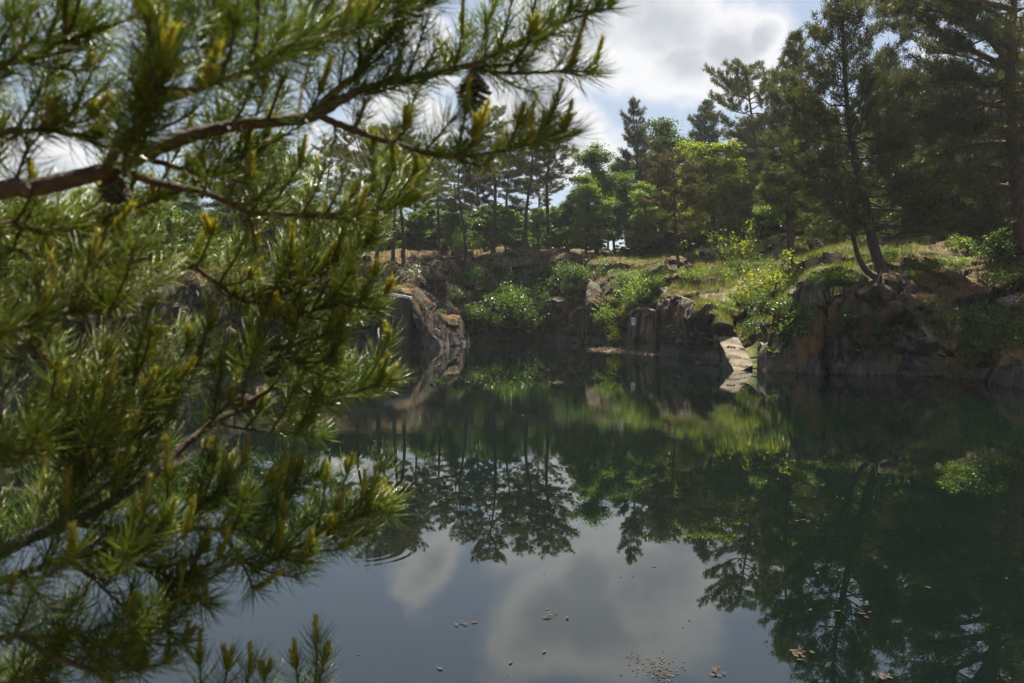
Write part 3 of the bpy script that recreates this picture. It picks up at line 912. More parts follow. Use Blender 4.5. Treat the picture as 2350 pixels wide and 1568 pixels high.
# leaf-strewn spit of gravel at the water's edge
sp_ = MB()
pl = np.array([W(*p) for p in [(1346, 803), (1370, 806), (1420, 810), (1470, 813), (1510, 816), (1530, 814), (1500, 806), (1440, 800), (1390, 798)]])
ctr = pl.mean(0); ring = [ctr + (pl - ctr) * s for s in (1.1, .85, .5, .15)]
for r_, z in zip(ring, (-.12, .03, .07, .09)): r_[:, 2] = z
n_ = len(pl); sp_.add(np.concatenate(ring), [(a * n_ + k, a * n_ + (k + 1) % n_, (a + 1) * n_ + (k + 1) % n_, (a + 1) * n_ + k) for a in range(3) for k in range(n_)])
spit = sp_.build('shore', M['rock_pale']); tag(spit, 'low gravel spit strewn with pale leaves', 'shore', kind='structure')
M['dead_leaf'] = leaf_mat('fallen leaves', [(.045, .032, .024), (.085, .065, .05), (.13, .105, .085)], transl=.1, gloss=.0)
M['dead_leaf_red'] = leaf_mat('russet leaves', [(.07, .04, .026), (.11, .07, .05)], transl=.1, gloss=.0)
rng = np.random.default_rng(12)
n = 900
u = rng.random((n, 1)) ** .6; w0 = rng.integers(0, n_, n); tt = rng.random((n, 1))
edge = pl[w0] * (1 - tt) + pl[(w0 + 1) % n_] * tt
c = ctr + (edge - ctr) * u; c[:, 2] = np.interp(u[:, 0], [0, .5, 1], [.1, .08, .03])
lv = MB(); a = rng.uniform(0, 6.28, n)
add_leaves(lv, c, np.stack([np.cos(a), np.sin(a), rng.normal(.1, .25, n)], -1), unit(rng.normal(0, .35, (n, 3)) + [0, -.2, 1]), .13 * rng.uniform(.6, 1.4, n), .08)
M['dry_leaf'] = leaf_mat('dry pale leaves', [(.12, .075, .045), (.24, .17, .12), (.34, .27, .21)], transl=.1, gloss=.0)
lo = lv.build('fallen_leaves', M['dry_leaf'], smooth=False); tag(lo, 'drift of pale fallen leaves on the gravel spit', 'leaves', kind='stuff')

# leaves afloat
def leaf_mesh(seed, n, size, mat, spread=1.2):
    r = np.random.default_rng(seed); m_ = MB()
    a = r.uniform(0, 6.28, n); off = np.stack([r.normal(0, spread * size, n), r.normal(0, spread * size * .8, n), r.uniform(.004, .012, n)], -1)
    if n == 1: off[:] = (0, 0, .006)
    for k in range(n):
        L_ = size * r.uniform(.6, 1.2); ca, sa = math.cos(a[k]), math.sin(a[k])
        t_ = np.linspace(0, 1, 7); w_ = .2 * L_ * np.sin(math.pi * t_ ** .8) * (1 + .35 * np.cos(t_ * 22 + k))
        up = .02 * L_ * (2 * t_ - 1) ** 2
        mid = np.stack([(t_ - .5) * L_, 0 * t_, up], -1)
        lft = mid + np.stack([0 * t_, w_, .08 * w_ + .001], -1); rgt = mid + np.stack([0 * t_, -w_, .08 * w_ + .001], -1)
        V_ = np.concatenate([lft, mid, rgt]); V_ = np.stack([V_[:, 0] * ca - V_[:, 1] * sa, V_[:, 0] * sa + V_[:, 1] * ca, V_[:, 2]], -1) + off[k]
        q_ = [(i_, i_ + 1, i_ + 8, i_ + 7) for i_ in range(6)] + [(i_ + 7, i_ + 8, i_ + 15, i_ + 14) for i_ in range(6)]
        m_.add(V_, q_)
    return m_.mesh('leaf', M[mat])


FL = [leaf_mesh(k, 1, .052, 'dead_leaf_red' if k % 3 == 0 else 'dead_leaf') for k in range(5)]
BIG = [(1840, 1197, 2, 'largest russet leaf clump floating on the dark reflection, right of the middle'), (1980, 1387, 0, 'russet leaf clump floating on the dark lower right reflection'),
       (1967, 1414, 1, 'tan leaf clump just below the russet clump at the lower right'), (1847, 1507, 3, 'long pale leaf clump at the edge of the reflected crown'), (2037, 1560, 2, 'orange leaf clump at the bottom edge of the pond'),
       (2022, 983, 1, 'pale leaf clump far out on the dark water under the shaded wall'), (1279, 1412, 3, 'pale leaf clump floating on the reflected cloud'), (1050, 1432, 0, 'single pinkish leaf clump on the open blue reflection left of the cloud'), (1657, 1544, 1, 'ragged leaf clump on the open reflection near the bottom edge')]
for px, py, k, lab in BIG:
    lc = empty('leaf_clump', W(px, py)); tag(lc, lab, 'floating leaves', 'leaf clumps floating on the pond')
    rl = np.random.default_rng(px)
    for q in range(4 + k):
        o_ = bpy.data.objects.new('leaf', FL[(q + k) % 5]); COL.objects.link(o_); o_.parent = lc
        o_.location = (rl.normal(0, .05), rl.normal(0, .045), .002 * q); o_.rotation_euler = (rl.normal(0, .08), rl.normal(0, .08), rl.uniform(0, 6.28)); s_ = rl.uniform(.8, 1.5); o_.scale = (s_, s_, s_)
SML = [(1812, 1200), (1850, 1344), (2060, 1429), (1960, 1342), (1877, 1317), (1860, 1401), (2230, 1455), (2130, 1350), (2094, 1517), (2310, 1329), (1664, 1190), (1690, 1175), (1785, 1101), (1599, 1142), (1249, 1497), (1172, 1522),
       (1425, 1324), (1009, 1536), (1102, 1154), (1322, 1222), (1582, 1424), (1910, 1016), (2022, 1080), (2036, 1068), (1786, 1100), (1966, 1082), (2092, 970), (1500, 1300), (1430, 1240), (1150, 1060), (1380, 1180), (1250, 1010), (1700, 1010), (2180, 1010), (2240, 1120)]
for k, (px, py) in enumerate(SML):
    o_ = bpy.data.objects.new('floating_leaf', FL[k % 5]); COL.objects.link(o_); o_.location = W(px, py); o_.rotation_euler = (0, 0, k * 1.9); s_ = .7 + .5 * ((k * 37) % 10) / 10; o_.scale = (s_, s_, s_)
    tag(o_, 'small single leaf floating on the still pond', 'floating leaf', 'single leaves floating on the pond')
rng = np.random.default_rng(99)
# a ragged raft of scum near the bottom edge
m_ = MB(); n = 120
tq = rng.random(n); cpt = W(1490, 1512) * (1 - tq[:, None]) + W(1532, 1562) * tq[:, None]
wd_ = np.interp(tq, [0, .35, .6, 1], [.13, .11, .04, .03])
c = cpt + np.stack([rng.normal(0, 1, n) * wd_, rng.normal(0, .8, n) * wd_, np.full(n, .004)], -1)
a = rng.uniform(0, 6.28, n)
add_leaves(m_, c, np.stack([np.cos(a), np.sin(a), 0 * a], -1), np.tile([0, 0, 1.0], (n, 1)), .019 * rng.uniform(.5, 1.6, n), .014)
o_ = m_.build('scum_raft', M['dead_leaf'], smooth=False); tag(o_, 'ragged raft of pale scum and petals near the bottom edge of the pond', 'scum', kind='stuff')
# pollen, petals and bud scales scattered over the whole surface
n = 1300
px = rng.uniform(380, 2350, n); py = 800 + 768 * rng.random(n) ** 1.1
c = np.array([W(a_, b_) for a_, b_ in zip(px, py)]); c[:, 2] = .004
keep = c[:, 1] < 40
c = c[keep]; n = len(c); a = rng.uniform(0, 6.28, n); s_ = rng.uniform(.5, 1.0, n) * np.interp(c[:, 1], [4, 10, 30], [.009, .022, .075]) * (1 + 1.3 * (rng.random(n) > .93))
m_ = MB(); add_leaves(m_, c, np.stack([np.cos(a), np.sin(a), 0 * a], -1), unit(rng.normal(0, .12, (n, 3)) + [0, 0, 1]), s_, s_ * .6)
o_ = m_.build('pollen', M['dead_leaf'], smooth=False); tag(o_, 'specks of pollen and petals scattered on the pond', 'pollen', kind='stuff')

# ------------------------------------------------------------------ trees round the pond
# a stock of tree shapes at H = 12 m; every planted tree is its own object sharing one of them
ST = {}
ST['pine_open'] = make_pine(1, 12, bark='bark_dark', base=.45, spread=.2, limbs=40, shape='round', wob=.025, gap=.15, tufts=5, blades=20)
ST['pine_open2'] = make_pine(2, 12, bark='bark_dark', base=.5, spread=.19, limbs=36, shape='flat', wob=.05, gap=.15, tufts=5, blades=20, mat='needle_brown')
ST['pine_flat'] = make_pine(3, 12, base=.52, spread=.24, limbs=40, shape='flat', wob=.02, gap=.12, tufts=5, blades=20, lean=(-.12, 0), r0=.2)
ST['pine_full'] = make_pine(4, 12, base=.22, spread=.2, limbs=80, shape='cone', tufts=6, blades=22, up=.4, gap=.08)
ST['pine_dark'] = make_pine(5, 12, bark='bark_dark', base=.25, spread=.19, limbs=76, shape='cone', tufts=6, blades=22, up=.45, mat='needle_blue', gap=.1)
ST['pine_low'] = make_pine(6, 12, base=.38, spread=.27, limbs=56, shape='round', tufts=5, blades=22, up=.15, mat='needle_brown', lean=(-.1, 0), wob=.02, r0=.2)
ST['pine_wide'] = make_pine(8, 12, bark='bark_dark', base=.2, spread=.3, limbs=76, shape='round', tufts=6, blades=22, up=.2, mat='needle_far')
ST['leaf_a'] = make_broadleaf(11, 12, base=.14, spread=.27, mat='leaf_mid')
ST['leaf_b'] = make_broadleaf(12, 12, base=.15, spread=.31, mat='leaf_bright')
ST['leaf_c'] = make_broadleaf(13, 12, base=.2, spread=.27, mat='leaf_yellow', ragged=.55)
ST['leaf_d'] = make_broadleaf(14, 12, base=.14, spread=.28, mat='leaf_dark')
ST['leaf_e'] = make_broadleaf(15, 12, base=.06, spread=.3, mat='leaf_dark')

ST['under'] = make_broadleaf(16, 12, base=.0, spread=.5, mat='leaf_dark', clusters=420, leaves=32, lsize=.42, lumps=7, r0=.12)
ST['under_b'] = make_broadleaf(17, 12, base=.0, spread=.5, mat='leaf_mid', clusters=420, leaves=32, lsize=.42, lumps=7, r0=.12)


def bare_tree(seed, H):
    rng = np.random.default_rng(seed)
    w, tw = MB(), MB()
    tr = catmull([(0, 0, -.2), (.1, 0, H * .3), (-.1, .1, H * .6), (.05, 0, H * .85), (.1, 0, H)], 5)
    tube(w, tr, np.linspace(.11, .012, len(tr)), 6)
    for k in range(16):
        f = rng.uniform(.55, .97); o = tr[int(f * (len(tr) - 1))]
        a = rng.uniform(0, 6.28); Lb = rng.uniform(.1, .2) * H * (1.25 - f)* 2
        dv = unit(np.array([math.cos(a) * .5, math.sin(a) * .5, .9]))
        p1 = o + dv * Lb * .5 + rng.normal(0, .05, 3); p2 = o + dv * Lb + np.array([math.cos(a), math.sin(a), 0]) * Lb * .2
        tube(tw, [o, p1, p2], [.028, .018, .006], 4)
        for q in range(4):
            b = p1 + (p2 - p1) * rng.uniform(0, 1); e = b + unit(dv + rng.normal(0, .45, 3)) * Lb * .4
            tube(tw, [b, (b + e) / 2 + rng.normal(0, .03, 3), e], [.012, .009, .004], 3)
    return w.mesh('trunk', M['bark_dark']), tw.mesh('bare_branches', M['bark_dark'])


ST['bare'] = bare_tree(21, 12)

# (shape, base px, top px, top py, distance, width factor, turn, name, category, group, label)
PINE, LEAFY = 'pine_tree', 'broadleaf_tree'
G_FAR = 'slim pines on the far rim'
G_DECK = 'dark pines behind the tall pine on the right bank'
G_LEAF = 'leafy trees on the rim behind the rocks'
G_WOOD = 'trees of the wood behind the quarry'
TREES = [
 ('pine_flat', 1752, 1716, 158, 56, .95, .2, PINE, 'pine', None, 'thin pine with a flat ragged crown rising above its neighbours'),
 ('pine_full', 1458, 1450, 236, 66, .95, 1.0, PINE, 'pine', None, 'dense pointed pine, the tallest of the trees in the middle of the far rim'),
 ('pine_low', 1560, 1510, 352, 45.5, .85, 0, PINE, 'pine', None, 'short leaning brownish pine growing among the rock slabs in front of the leafy trees'),
 ('pine_dark', 1618, 1636, 238, 71, 1.15, 2.2, PINE, 'pine', None, 'dark bluish pine peeking over the yellow green maple'),
 ('pine_open', 1260, 1255, 268, 64, 1.25, .7, PINE, 'pine', G_FAR, 'slim pine with an open crown, nearest the sky gap left of the leafy trees'),
 ('pine_open2', 1208, 1203, 272, 62, 1.2, 2.9, PINE, 'pine', G_FAR, 'slim pine with a wavy trunk beside the open crowned pine on the far rim'),
 ('pine_open', 1132, 1130, 258, 60, 1.2, 3.6, PINE, 'pine', G_FAR, 'tall slim pine standing on the mossy crest above the rock gully'),
 ('pine_open2', 1066, 1075, 330, 55, 1.1, 5.1, PINE, 'pine', G_FAR, 'slender pine rooted on the ochre slope right of the concrete ledge'),
 ('pine_open', 1008, 1000, 345, 60, 1.2, 1.9, PINE, 'pine', G_FAR, 'slim pine behind the dark boulder on the mossy crest'),
 ('pine_open2', 925, 930, 320, 50, 1.2, .4, PINE, 'pine', G_FAR, 'thick trunked pine on the sandy crest above the concrete ledge'),
 ('pine_open', 902, 885, 300, 51, 1.25, 4.4, PINE, 'pine', G_FAR, 'pine half covered by the tips of the near branches above the concrete ledge'),
 ('pine_open2', 868, 850, 300, 47, 1.2, 2.4, PINE, 'pine', G_FAR, 'pine at the cliff edge just left of the concrete ledge'),
 ('bare', 1046, 1055, 318, 62, 1, 0, 'dead_tree', 'dead tree', None, 'bare dead tree with thin upright twigs on the far rim'),
 ('leaf_a', 1368, 1372, 328, 61, 1.35, .5, LEAFY, 'leafy tree', G_LEAF, 'fresh green leafy tree beside the sky gap left of the pointed pine'),
 ('leaf_b', 1345, 1340, 410, 58, 1.3, 2.0, LEAFY, 'leafy tree', G_LEAF, 'low bright green leafy tree at the left end of the leafy trees'),
 ('leaf_a', 1412, 1412, 352, 65, .9, 3.1, LEAFY, 'leafy tree', G_LEAF, 'leafy tree squeezed between the fresh green tree and the pointed pine'),
 ('leaf_d', 1524, 1530, 262, 68, 1.3, 1.2, LEAFY, 'leafy tree', G_LEAF, 'tall deep green leafy tree right beside the pointed pine'),
 ('leaf_c', 1632, 1632, 316, 52, 1.5, 2.0, LEAFY, 'leafy tree', G_LEAF, 'yellow green maple glowing in the sun behind the rock slabs'),
 ('leaf_b', 1700, 1690, 400, 55, 1.3, .3, LEAFY, 'leafy tree', G_LEAF, 'bright leafy tree low under the thin flat crowned pine'),
 ('leaf_b', 1812, 1800, 330, 48, 1.2, 4.0, LEAFY, 'leafy tree', G_LEAF, 'light green leafy tree behind the left boughs of the tall bank pine'),
 ('pine_full', 1815, 1803, 88, 41, .95, 2.2, PINE, 'pine', None, 'pointed pine close behind the tall bank pine, its tip on the left'),
 ('pine_wide', 1762, 1760, 262, 58, .95, 2.7, PINE, 'pine', None, 'broad olive pine under the thin flat crowned pine'),
 ('pine_full', 2035, 2030, 120, 45, 1.0, 5.2, PINE, 'pine', G_DECK, 'dark pine just right of the tall bank pine'),
 ('pine_wide', 2105, 2100, 170, 47, 1.0, .9, PINE, 'pine', G_DECK, 'broad dark pine in the gap between the tall bank pine and the great right pine'),
 ('pine_dark', 2180, 2175, 150, 43, 1.15, 3.9, PINE, 'pine', G_DECK, 'bluish dark pine left of the great right pine'),
 ('pine_wide', 2250, 2250, 180, 45, 1.05, 2.9, PINE, 'pine', G_DECK, 'shaded broad pine directly behind the great right pine'),
 ('pine_full', 2345, 2350, 40, 44, 1.2, 1.9, PINE, 'pine', G_DECK, 'tall dark pine at the right edge behind the great pine'),
 ('leaf_e', 2230, 2230, 400, 39, 1.0, 1.5, LEAFY, 'leafy tree', None, 'low leafy tree with sunlit leaves under the great right pine'),
 ('leaf_e', 2130, 2120, 380, 48, 1.0, 3.3, LEAFY, 'leafy tree', None, 'dark leafy tree behind the grassy slope, right of the tall bank pine'),
 ('leaf_d', 1905, 1905, 250, 54, 1.0, .6, LEAFY, 'leafy tree', None, 'dark leafy tree seen through the crown of the tall bank pine'),
 ('leaf_e', 1860, 1850, 420, 58, 1.1, 5.0, LEAFY, 'leafy tree', None, 'low dark leafy tree above the grassy bank left of the tall pine'),
 ('leaf_e', 2330, 2330, 330, 41, 1.1, 4.2, LEAFY, 'leafy tree', None, 'leafy tree at the right edge below the great pine boughs'),
 ('pine_wide', 2440, 2440, 60, 37, 1.1, .1, PINE, 'pine', None, 'wide dark pine cut by the right edge of the view'),
 ('leaf_a', 1308, 1304, 430, 63, 1.3, 2.4, LEAFY, 'leafy tree', G_LEAF, 'green leafy tree at the foot of the sky gap beside the slim pines'),
 ('leaf_b', 1478, 1480, 425, 59, 1.3, 1.4, LEAFY, 'leafy tree', G_LEAF, 'bright leafy tree filling the space under the pointed pine'),
 ('leaf_c', 1580, 1578, 395, 57, 1.2, 3.0, LEAFY, 'leafy tree', G_LEAF, 'yellow green leafy tree between the short leaning pine and the maple'),
 ('leaf_b', 1668, 1668, 370, 56, 1.2, 5.5, LEAFY, 'leafy tree', G_LEAF, 'spring green leafy tree right behind the maple'),
 ('leaf_a', 1742, 1740, 350, 53, 1.2, .9, LEAFY, 'leafy tree', G_LEAF, 'green leafy tree under the broad olive pine'),
 ('leaf_a', 1160, 1160, 470, 61, 1.4, 3.9, LEAFY, 'leafy tree', None, 'low green leafy tree among the slim pines above the gully'),
 ('leaf_a', 1040, 1040, 460, 60, 1.4, 1.2, LEAFY, 'leafy tree', None, 'low green leafy tree beside the bare dead tree'),
 ('leaf_b', 1235, 1235, 480, 63, 1.3, 5.0, LEAFY, 'leafy tree', None, 'low bright leafy tree behind the lichened block'),
 # left, seen through and below the near branches and in the water
 ('leaf_d', 640, 640, 300, 50, 1.15, .8, LEAFY, 'leafy tree', None, 'large dark leafy tree on the far rim behind the needles in the middle'),
 ('leaf_a', 560, 560, 290, 47, 1.2, 2.8, LEAFY, 'leafy tree', None, 'rounded green leafy tree on the left rim above the rock ledges'),
 ('pine_open', 755, 755, 330, 55, 1.2, 1.1, PINE, 'pine', G_FAR, 'slim pine hidden behind the middle of the near branches'),
 ('pine_open2', 815, 815, 300, 56, 1.2, 2.6, PINE, 'pine', G_FAR, 'slim pine behind the lower fork of the near branches'),
 ('leaf_e', 440, 440, 440, 45, 1.2, .2, LEAFY, 'leafy tree', None, 'bushy leafy tree on the left rim behind the upper left branches'),
 ('leaf_a', 320, 320, 432, 42, 1.2, 3.2, LEAFY, 'leafy tree', None, 'green leafy tree seen under the thick near branch'),
 ('leaf_b', 180, 180, 436, 38, 1.2, 4.1, LEAFY, 'leafy tree', None, 'bright leafy tree at the left below the thick near branch'),
 ('leaf_e', 40, 40, 450, 34, 1.2, 5.3, LEAFY, 'leafy tree', None, 'dark leafy tree at the left edge of the rim'),
 ('leaf_d', -120, -120, 420, 30, 1.2, 1.3, LEAFY, 'leafy tree', None, 'leafy tree past the left edge of the view'),
]
# the wood behind: fills the gaps between the trees named above
WOOD = [('pine_open', 1165, 330, 74), ('pine_dark', 1100, 370, 73), ('pine_open2', 1232, 390, 76), ('leaf_d', 1300, 455, 73), ('leaf_e', 1180, 455, 72), ('pine_open', 955, 355, 72),
        ('leaf_e', 1035, 455, 72), ('leaf_e', 880, 440, 71), ('pine_dark', 1395, 420, 80), ('pine_wide', 1490, 350, 79), ('leaf_e', 1500, 440, 76), ('pine_dark', 1572, 380, 78),
        ('leaf_d', 1580, 430, 72), ('leaf_e', 1665, 440, 70), ('pine_dark', 1700, 300, 72), ('leaf_e', 1745, 430, 69), ('pine_dark', 1850, 240, 66), ('leaf_e', 1960, 400, 62), ('pine_dark', 1990, 210, 60),
        ('leaf_d', 2060, 360, 58), ('pine_dark', 2140, 200, 58), ('leaf_e', 2200, 360, 54), ('pine_dark', 2290, 220, 55), ('leaf_d', 2400, 300, 52), ('leaf_e', 2480, 400, 44),
        ('leaf_e', 1120, 480, 66), ('leaf_e', 985, 480, 66), ('leaf_e', 800, 450, 70), ('leaf_d', 700, 430, 70), ('leaf_e', 520, 440, 62), ('leaf_e', 390, 450, 58), ('leaf_d', 250, 440, 54), ('leaf_e', 110, 460, 48)]
for k, (sh, px, py, Y) in enumerate(WOOD):
    TREES.append((sh, px, px, py, Y, 1.35, k * 1.7, PINE if 'pine' in sh else LEAFY, 'pine' if 'pine' in sh else 'leafy tree', G_WOOD,
                  'shaded pine standing deep in the wood behind the rim' if 'pine' in sh else 'shaded leafy tree filling the wood behind the rim'))
rng = np.random.default_rng(3)
for k in range(92):
    px = -60 + k * 27.5 + rng.uniform(-9, 9)
    Y = np.interp(px, [-60, 600, 1200, 1700, 2400], [46, 66, 71, 66, 45]) + rng.uniform(-7, 6)
    if 1402 < px < 1430: continue
    hgt = rng.uniform(2.6, 5.2)
    TREES.append(('under' if rng.random() < .5 else 'under_b', px, px, -hgt, Y, 1.35, k * 1.3, 'bush', 'bush', 'undergrowth at the foot of the wood', 'leafy bush in the undergrowth at the foot of the wood'))
for k in range(30):
    px = -150 + k * 33 + rng.uniform(-10, 10)
    Y = np.interp(px, [-150, 0, 250, 440, 560, 720, 868], [22, 27, 31, 38, 49, 53, 53]) + rng.uniform(0, 3)
    TREES.append(('under' if k % 3 else 'under_b', px, px, -rng.uniform(1.8, 3.6), Y, 1.3, k * 2.1, 'bush', 'bush', 'bushes on the left rim behind the near boughs', 'leafy bush on the left rim, mostly hidden by the near boughs'))
for sh, bx, tx, ty, Y, wf, rz, nm, cat, grp, lab in TREES:
    b = P(bx, 600, Y)
    z = gz(b[0], Y)
    top = P(tx, ty, Y)
    H = (top[2] - z) * (1.09 if sh[:4] == 'leaf' else 1.0) if ty > 0 else -ty
    plant_tree(nm, ST[sh], (b[0], Y, z - (.45 if sh[:5] == 'under' else 0)), H / 12, rz, lab, cat, grp, sxy=wf, parts=('trunk', 'bare_branches' if sh == 'bare' else 'crown'))

# the tall pine leaning over the rock on the right bank, with its second stem
def world_path(pts, Y, origin):
    return np.array([P(a, b, Y + (c[0] if c else 0)) for a, b, *c in pts]) - origin


Yh = 29.3
o = P(2032, 650, Yh); oz = gz(o[0], Yh)
hp = world_path([(2036, 690), (2028, 630), (2008, 575), (1996, 520), (1988, 470), (1970, 400), (1957, 330), (1946, 260), (1938, 160), (1935, 70), (1934, -8)], Yh, o)
t1 = make_pine(31, 10, base=.27, spread=.33, limbs=84, shape='cone', tufts=6, blades=15, up=.42, path=hp, r0=.22, bl=.19, bw=.03, dead=5, bark='bark_dark', gap=.06)
hero = plant_tree('pine_tree', t1, o, 1, 0, 'tall dense pine with a curved trunk leaning over the dark rock wall', 'pine')
sp_ = MB()
tube(sp_, catmull(world_path([(2012, 640), (1985, 618), (1968, 585), (1958, 545), (1945, 515), (1915, 485), (1880, 470)], Yh, o), 5), np.linspace(.12, .03, 31), 7)
sp_.build('second_stem', M['bark_dark'], hero)
rt = MB()
for pts in ([(2030, 640), (2042, 690), (2050, 730, -.3)], [(2034, 645), (2065, 672), (2078, 700, -.2)], [(2022, 640), (1996, 655), (1980, 690, -.2)], [(2030, 640), (2022, 690), (2028, 740, -.3)]):
    tube(rt, catmull(world_path(pts, Yh - .25, o), 4), np.linspace(.14, .04, 9), 6)
rt.build('root', M['bark_dark'], hero)

# the great pine on the right with long boughs reaching left
Yg = 31.5
o = P(2352, 590, Yg); o[2] = gz(o[0], Yg)
gp = world_path([(2356, 640), (2354, 600), (2349, 545), (2338, 470), (2330, 380), (2322, 300), (2318, 200), (2322, 100), (2326, 0), (2322, -120), (2318, -260)], Yg, o)
t2 = make_pine(33, 14, base=.28, spread=.27, limbs=70, shape='round', tufts=5, blades=13, up=.2, path=gp, r0=.4, bl=.19, bw=.03, dead=4, bark='bark_pine')
great = plant_tree('pine_tree', t2, o, 1, 0, 'great red barked pine at the right with heavy boughs reaching over the bank', 'pine')
rng = np.random.default_rng(5)
BOUGHS = [[(2318, 160), (2250, 125), (2180, 90), (2120, 50), (2060, 10)], [(2320, 150), (2270, 90), (2220, 30), (2190, -30)], [(2328, 430), (2240, 425), (2160, 440), (2080, 470), (2010, 480)],
          [(2330, 470), (2280, 480), (2230, 505), (2190, 525)], [(2325, 330), (2250, 330), (2180, 345), (2110, 380), (2060, 400)], [(2320, 250), (2240, 235), (2180, 250), (2120, 285)], [(2335, 390), (2390, 380), (2450, 390)], [(2322, 60), (2250, 10), (2170, -30), (2050, -60)],
          [(2320, 110), (2240, 60), (2150, 25), (2060, 20), (2000, -5)], [(2320, 20), (2230, 0), (2140, -10), (2040, 30)], [(2320, 200), (2250, 190), (2170, 180), (2100, 200), (2060, 190)], [(2325, 290), (2280, 300), (2220, 290), (2150, 310)], [(2330, 400), (2260, 380), (2200, 400), (2130, 420)],
          [(2322, 100), (2380, 60), (2450, 40)], [(2322, 220), (2380, 200), (2440, 210)], [(2330, 360), (2290, 420), (2270, 450)], [(2318, 180), (2300, 120), (2270, 60)], [(2326, 300), (2370, 300), (2430, 290)], [(2335, 500), (2370, 480), (2430, 490)], [(2335, 500), (2290, 520), (2250, 530)]]
for k, bpts in enumerate(BOUGHS):
    bw_, bn = MB(), MB()
    n = len(bpts)
    pth = catmull(np.array([P(a, b, Yg - (1.8 if k % 2 else -.8) * i / (n - 1)) for i, (a, b) in enumerate(bpts)]) - o, 5)
    tube(bw_, pth, np.linspace(.13, .03, len(pth)), 6)
    C, D = [], []
    for i in range(6, len(pth)):
        tg = unit(pth[i] - pth[i - 1])
        for q in range(4):
            sdv = unit(tg * rng.uniform(.2, 1) + rng.normal(0, .6, 3) * np.array([1, 1, .5]) + np.array([0, 0, .15]))
            Ls = rng.uniform(.35, 1.05); e = pth[i] + sdv * Ls
            tube(bw_, [pth[i], (pth[i] + e) / 2 + np.array([0, 0, -.04]), e], [.02, .013, .005], 4)
            for u in (.4, .6, .8, 1.0):
                for z_ in range(3):
                    C.append(pth[i] + sdv * Ls * u + rng.normal(0, .09, 3)); D.append(unit(sdv + np.array([0, 0, .4])))
    C = np.repeat(np.array(C), 9, 0); D = np.repeat(np.array(D), 9, 0)
    add_blades(bn, C + rng.normal(0, .05, C.shape), unit(D * .8 + rng.normal(0, .6, D.shape)), .19 * rng.uniform(.6, 1.3, len(C)), .028, rng)
    bo = bw_.build('bough', M['bark_pine'], great)
    bn.build('needles', M['needle_far'], bo, smooth=False)

# ------------------------------------------------------------------ shrubs and saplings
SH = {}
SH['yellow'] = make_shrub(41, 1.0, 'leaf_yellow', 12, 1500, .075, upright=.9)
SH['bright'] = make_shrub(42, 1.0, 'leaf_bright', 11, 1300, .08)
SH['mid'] = make_shrub(43, 1.0, 'leaf_mid', 12, 1500, .08)
SH['dark'] = make_shrub(44, 1.0, 'leaf_dark', 12, 1600, .085)
SH['pale'] = make_shrub(45, 1.0, 'leaf_pale', 9, 1100, .08)
SH['hang'] = make_shrub(46, 1.0, 'leaf_mid', 11, 1500, .085, droop=1.1, upright=.5)
SH['hang_dark'] = make_shrub(47, 1.0, 'leaf_dark', 11, 1500, .085, droop=1.0, upright=.5)
SH['fern'] = make_shrub(48, 1.0, 'leaf_mid', 16, 1900, .06, droop=.7, upright=.5)
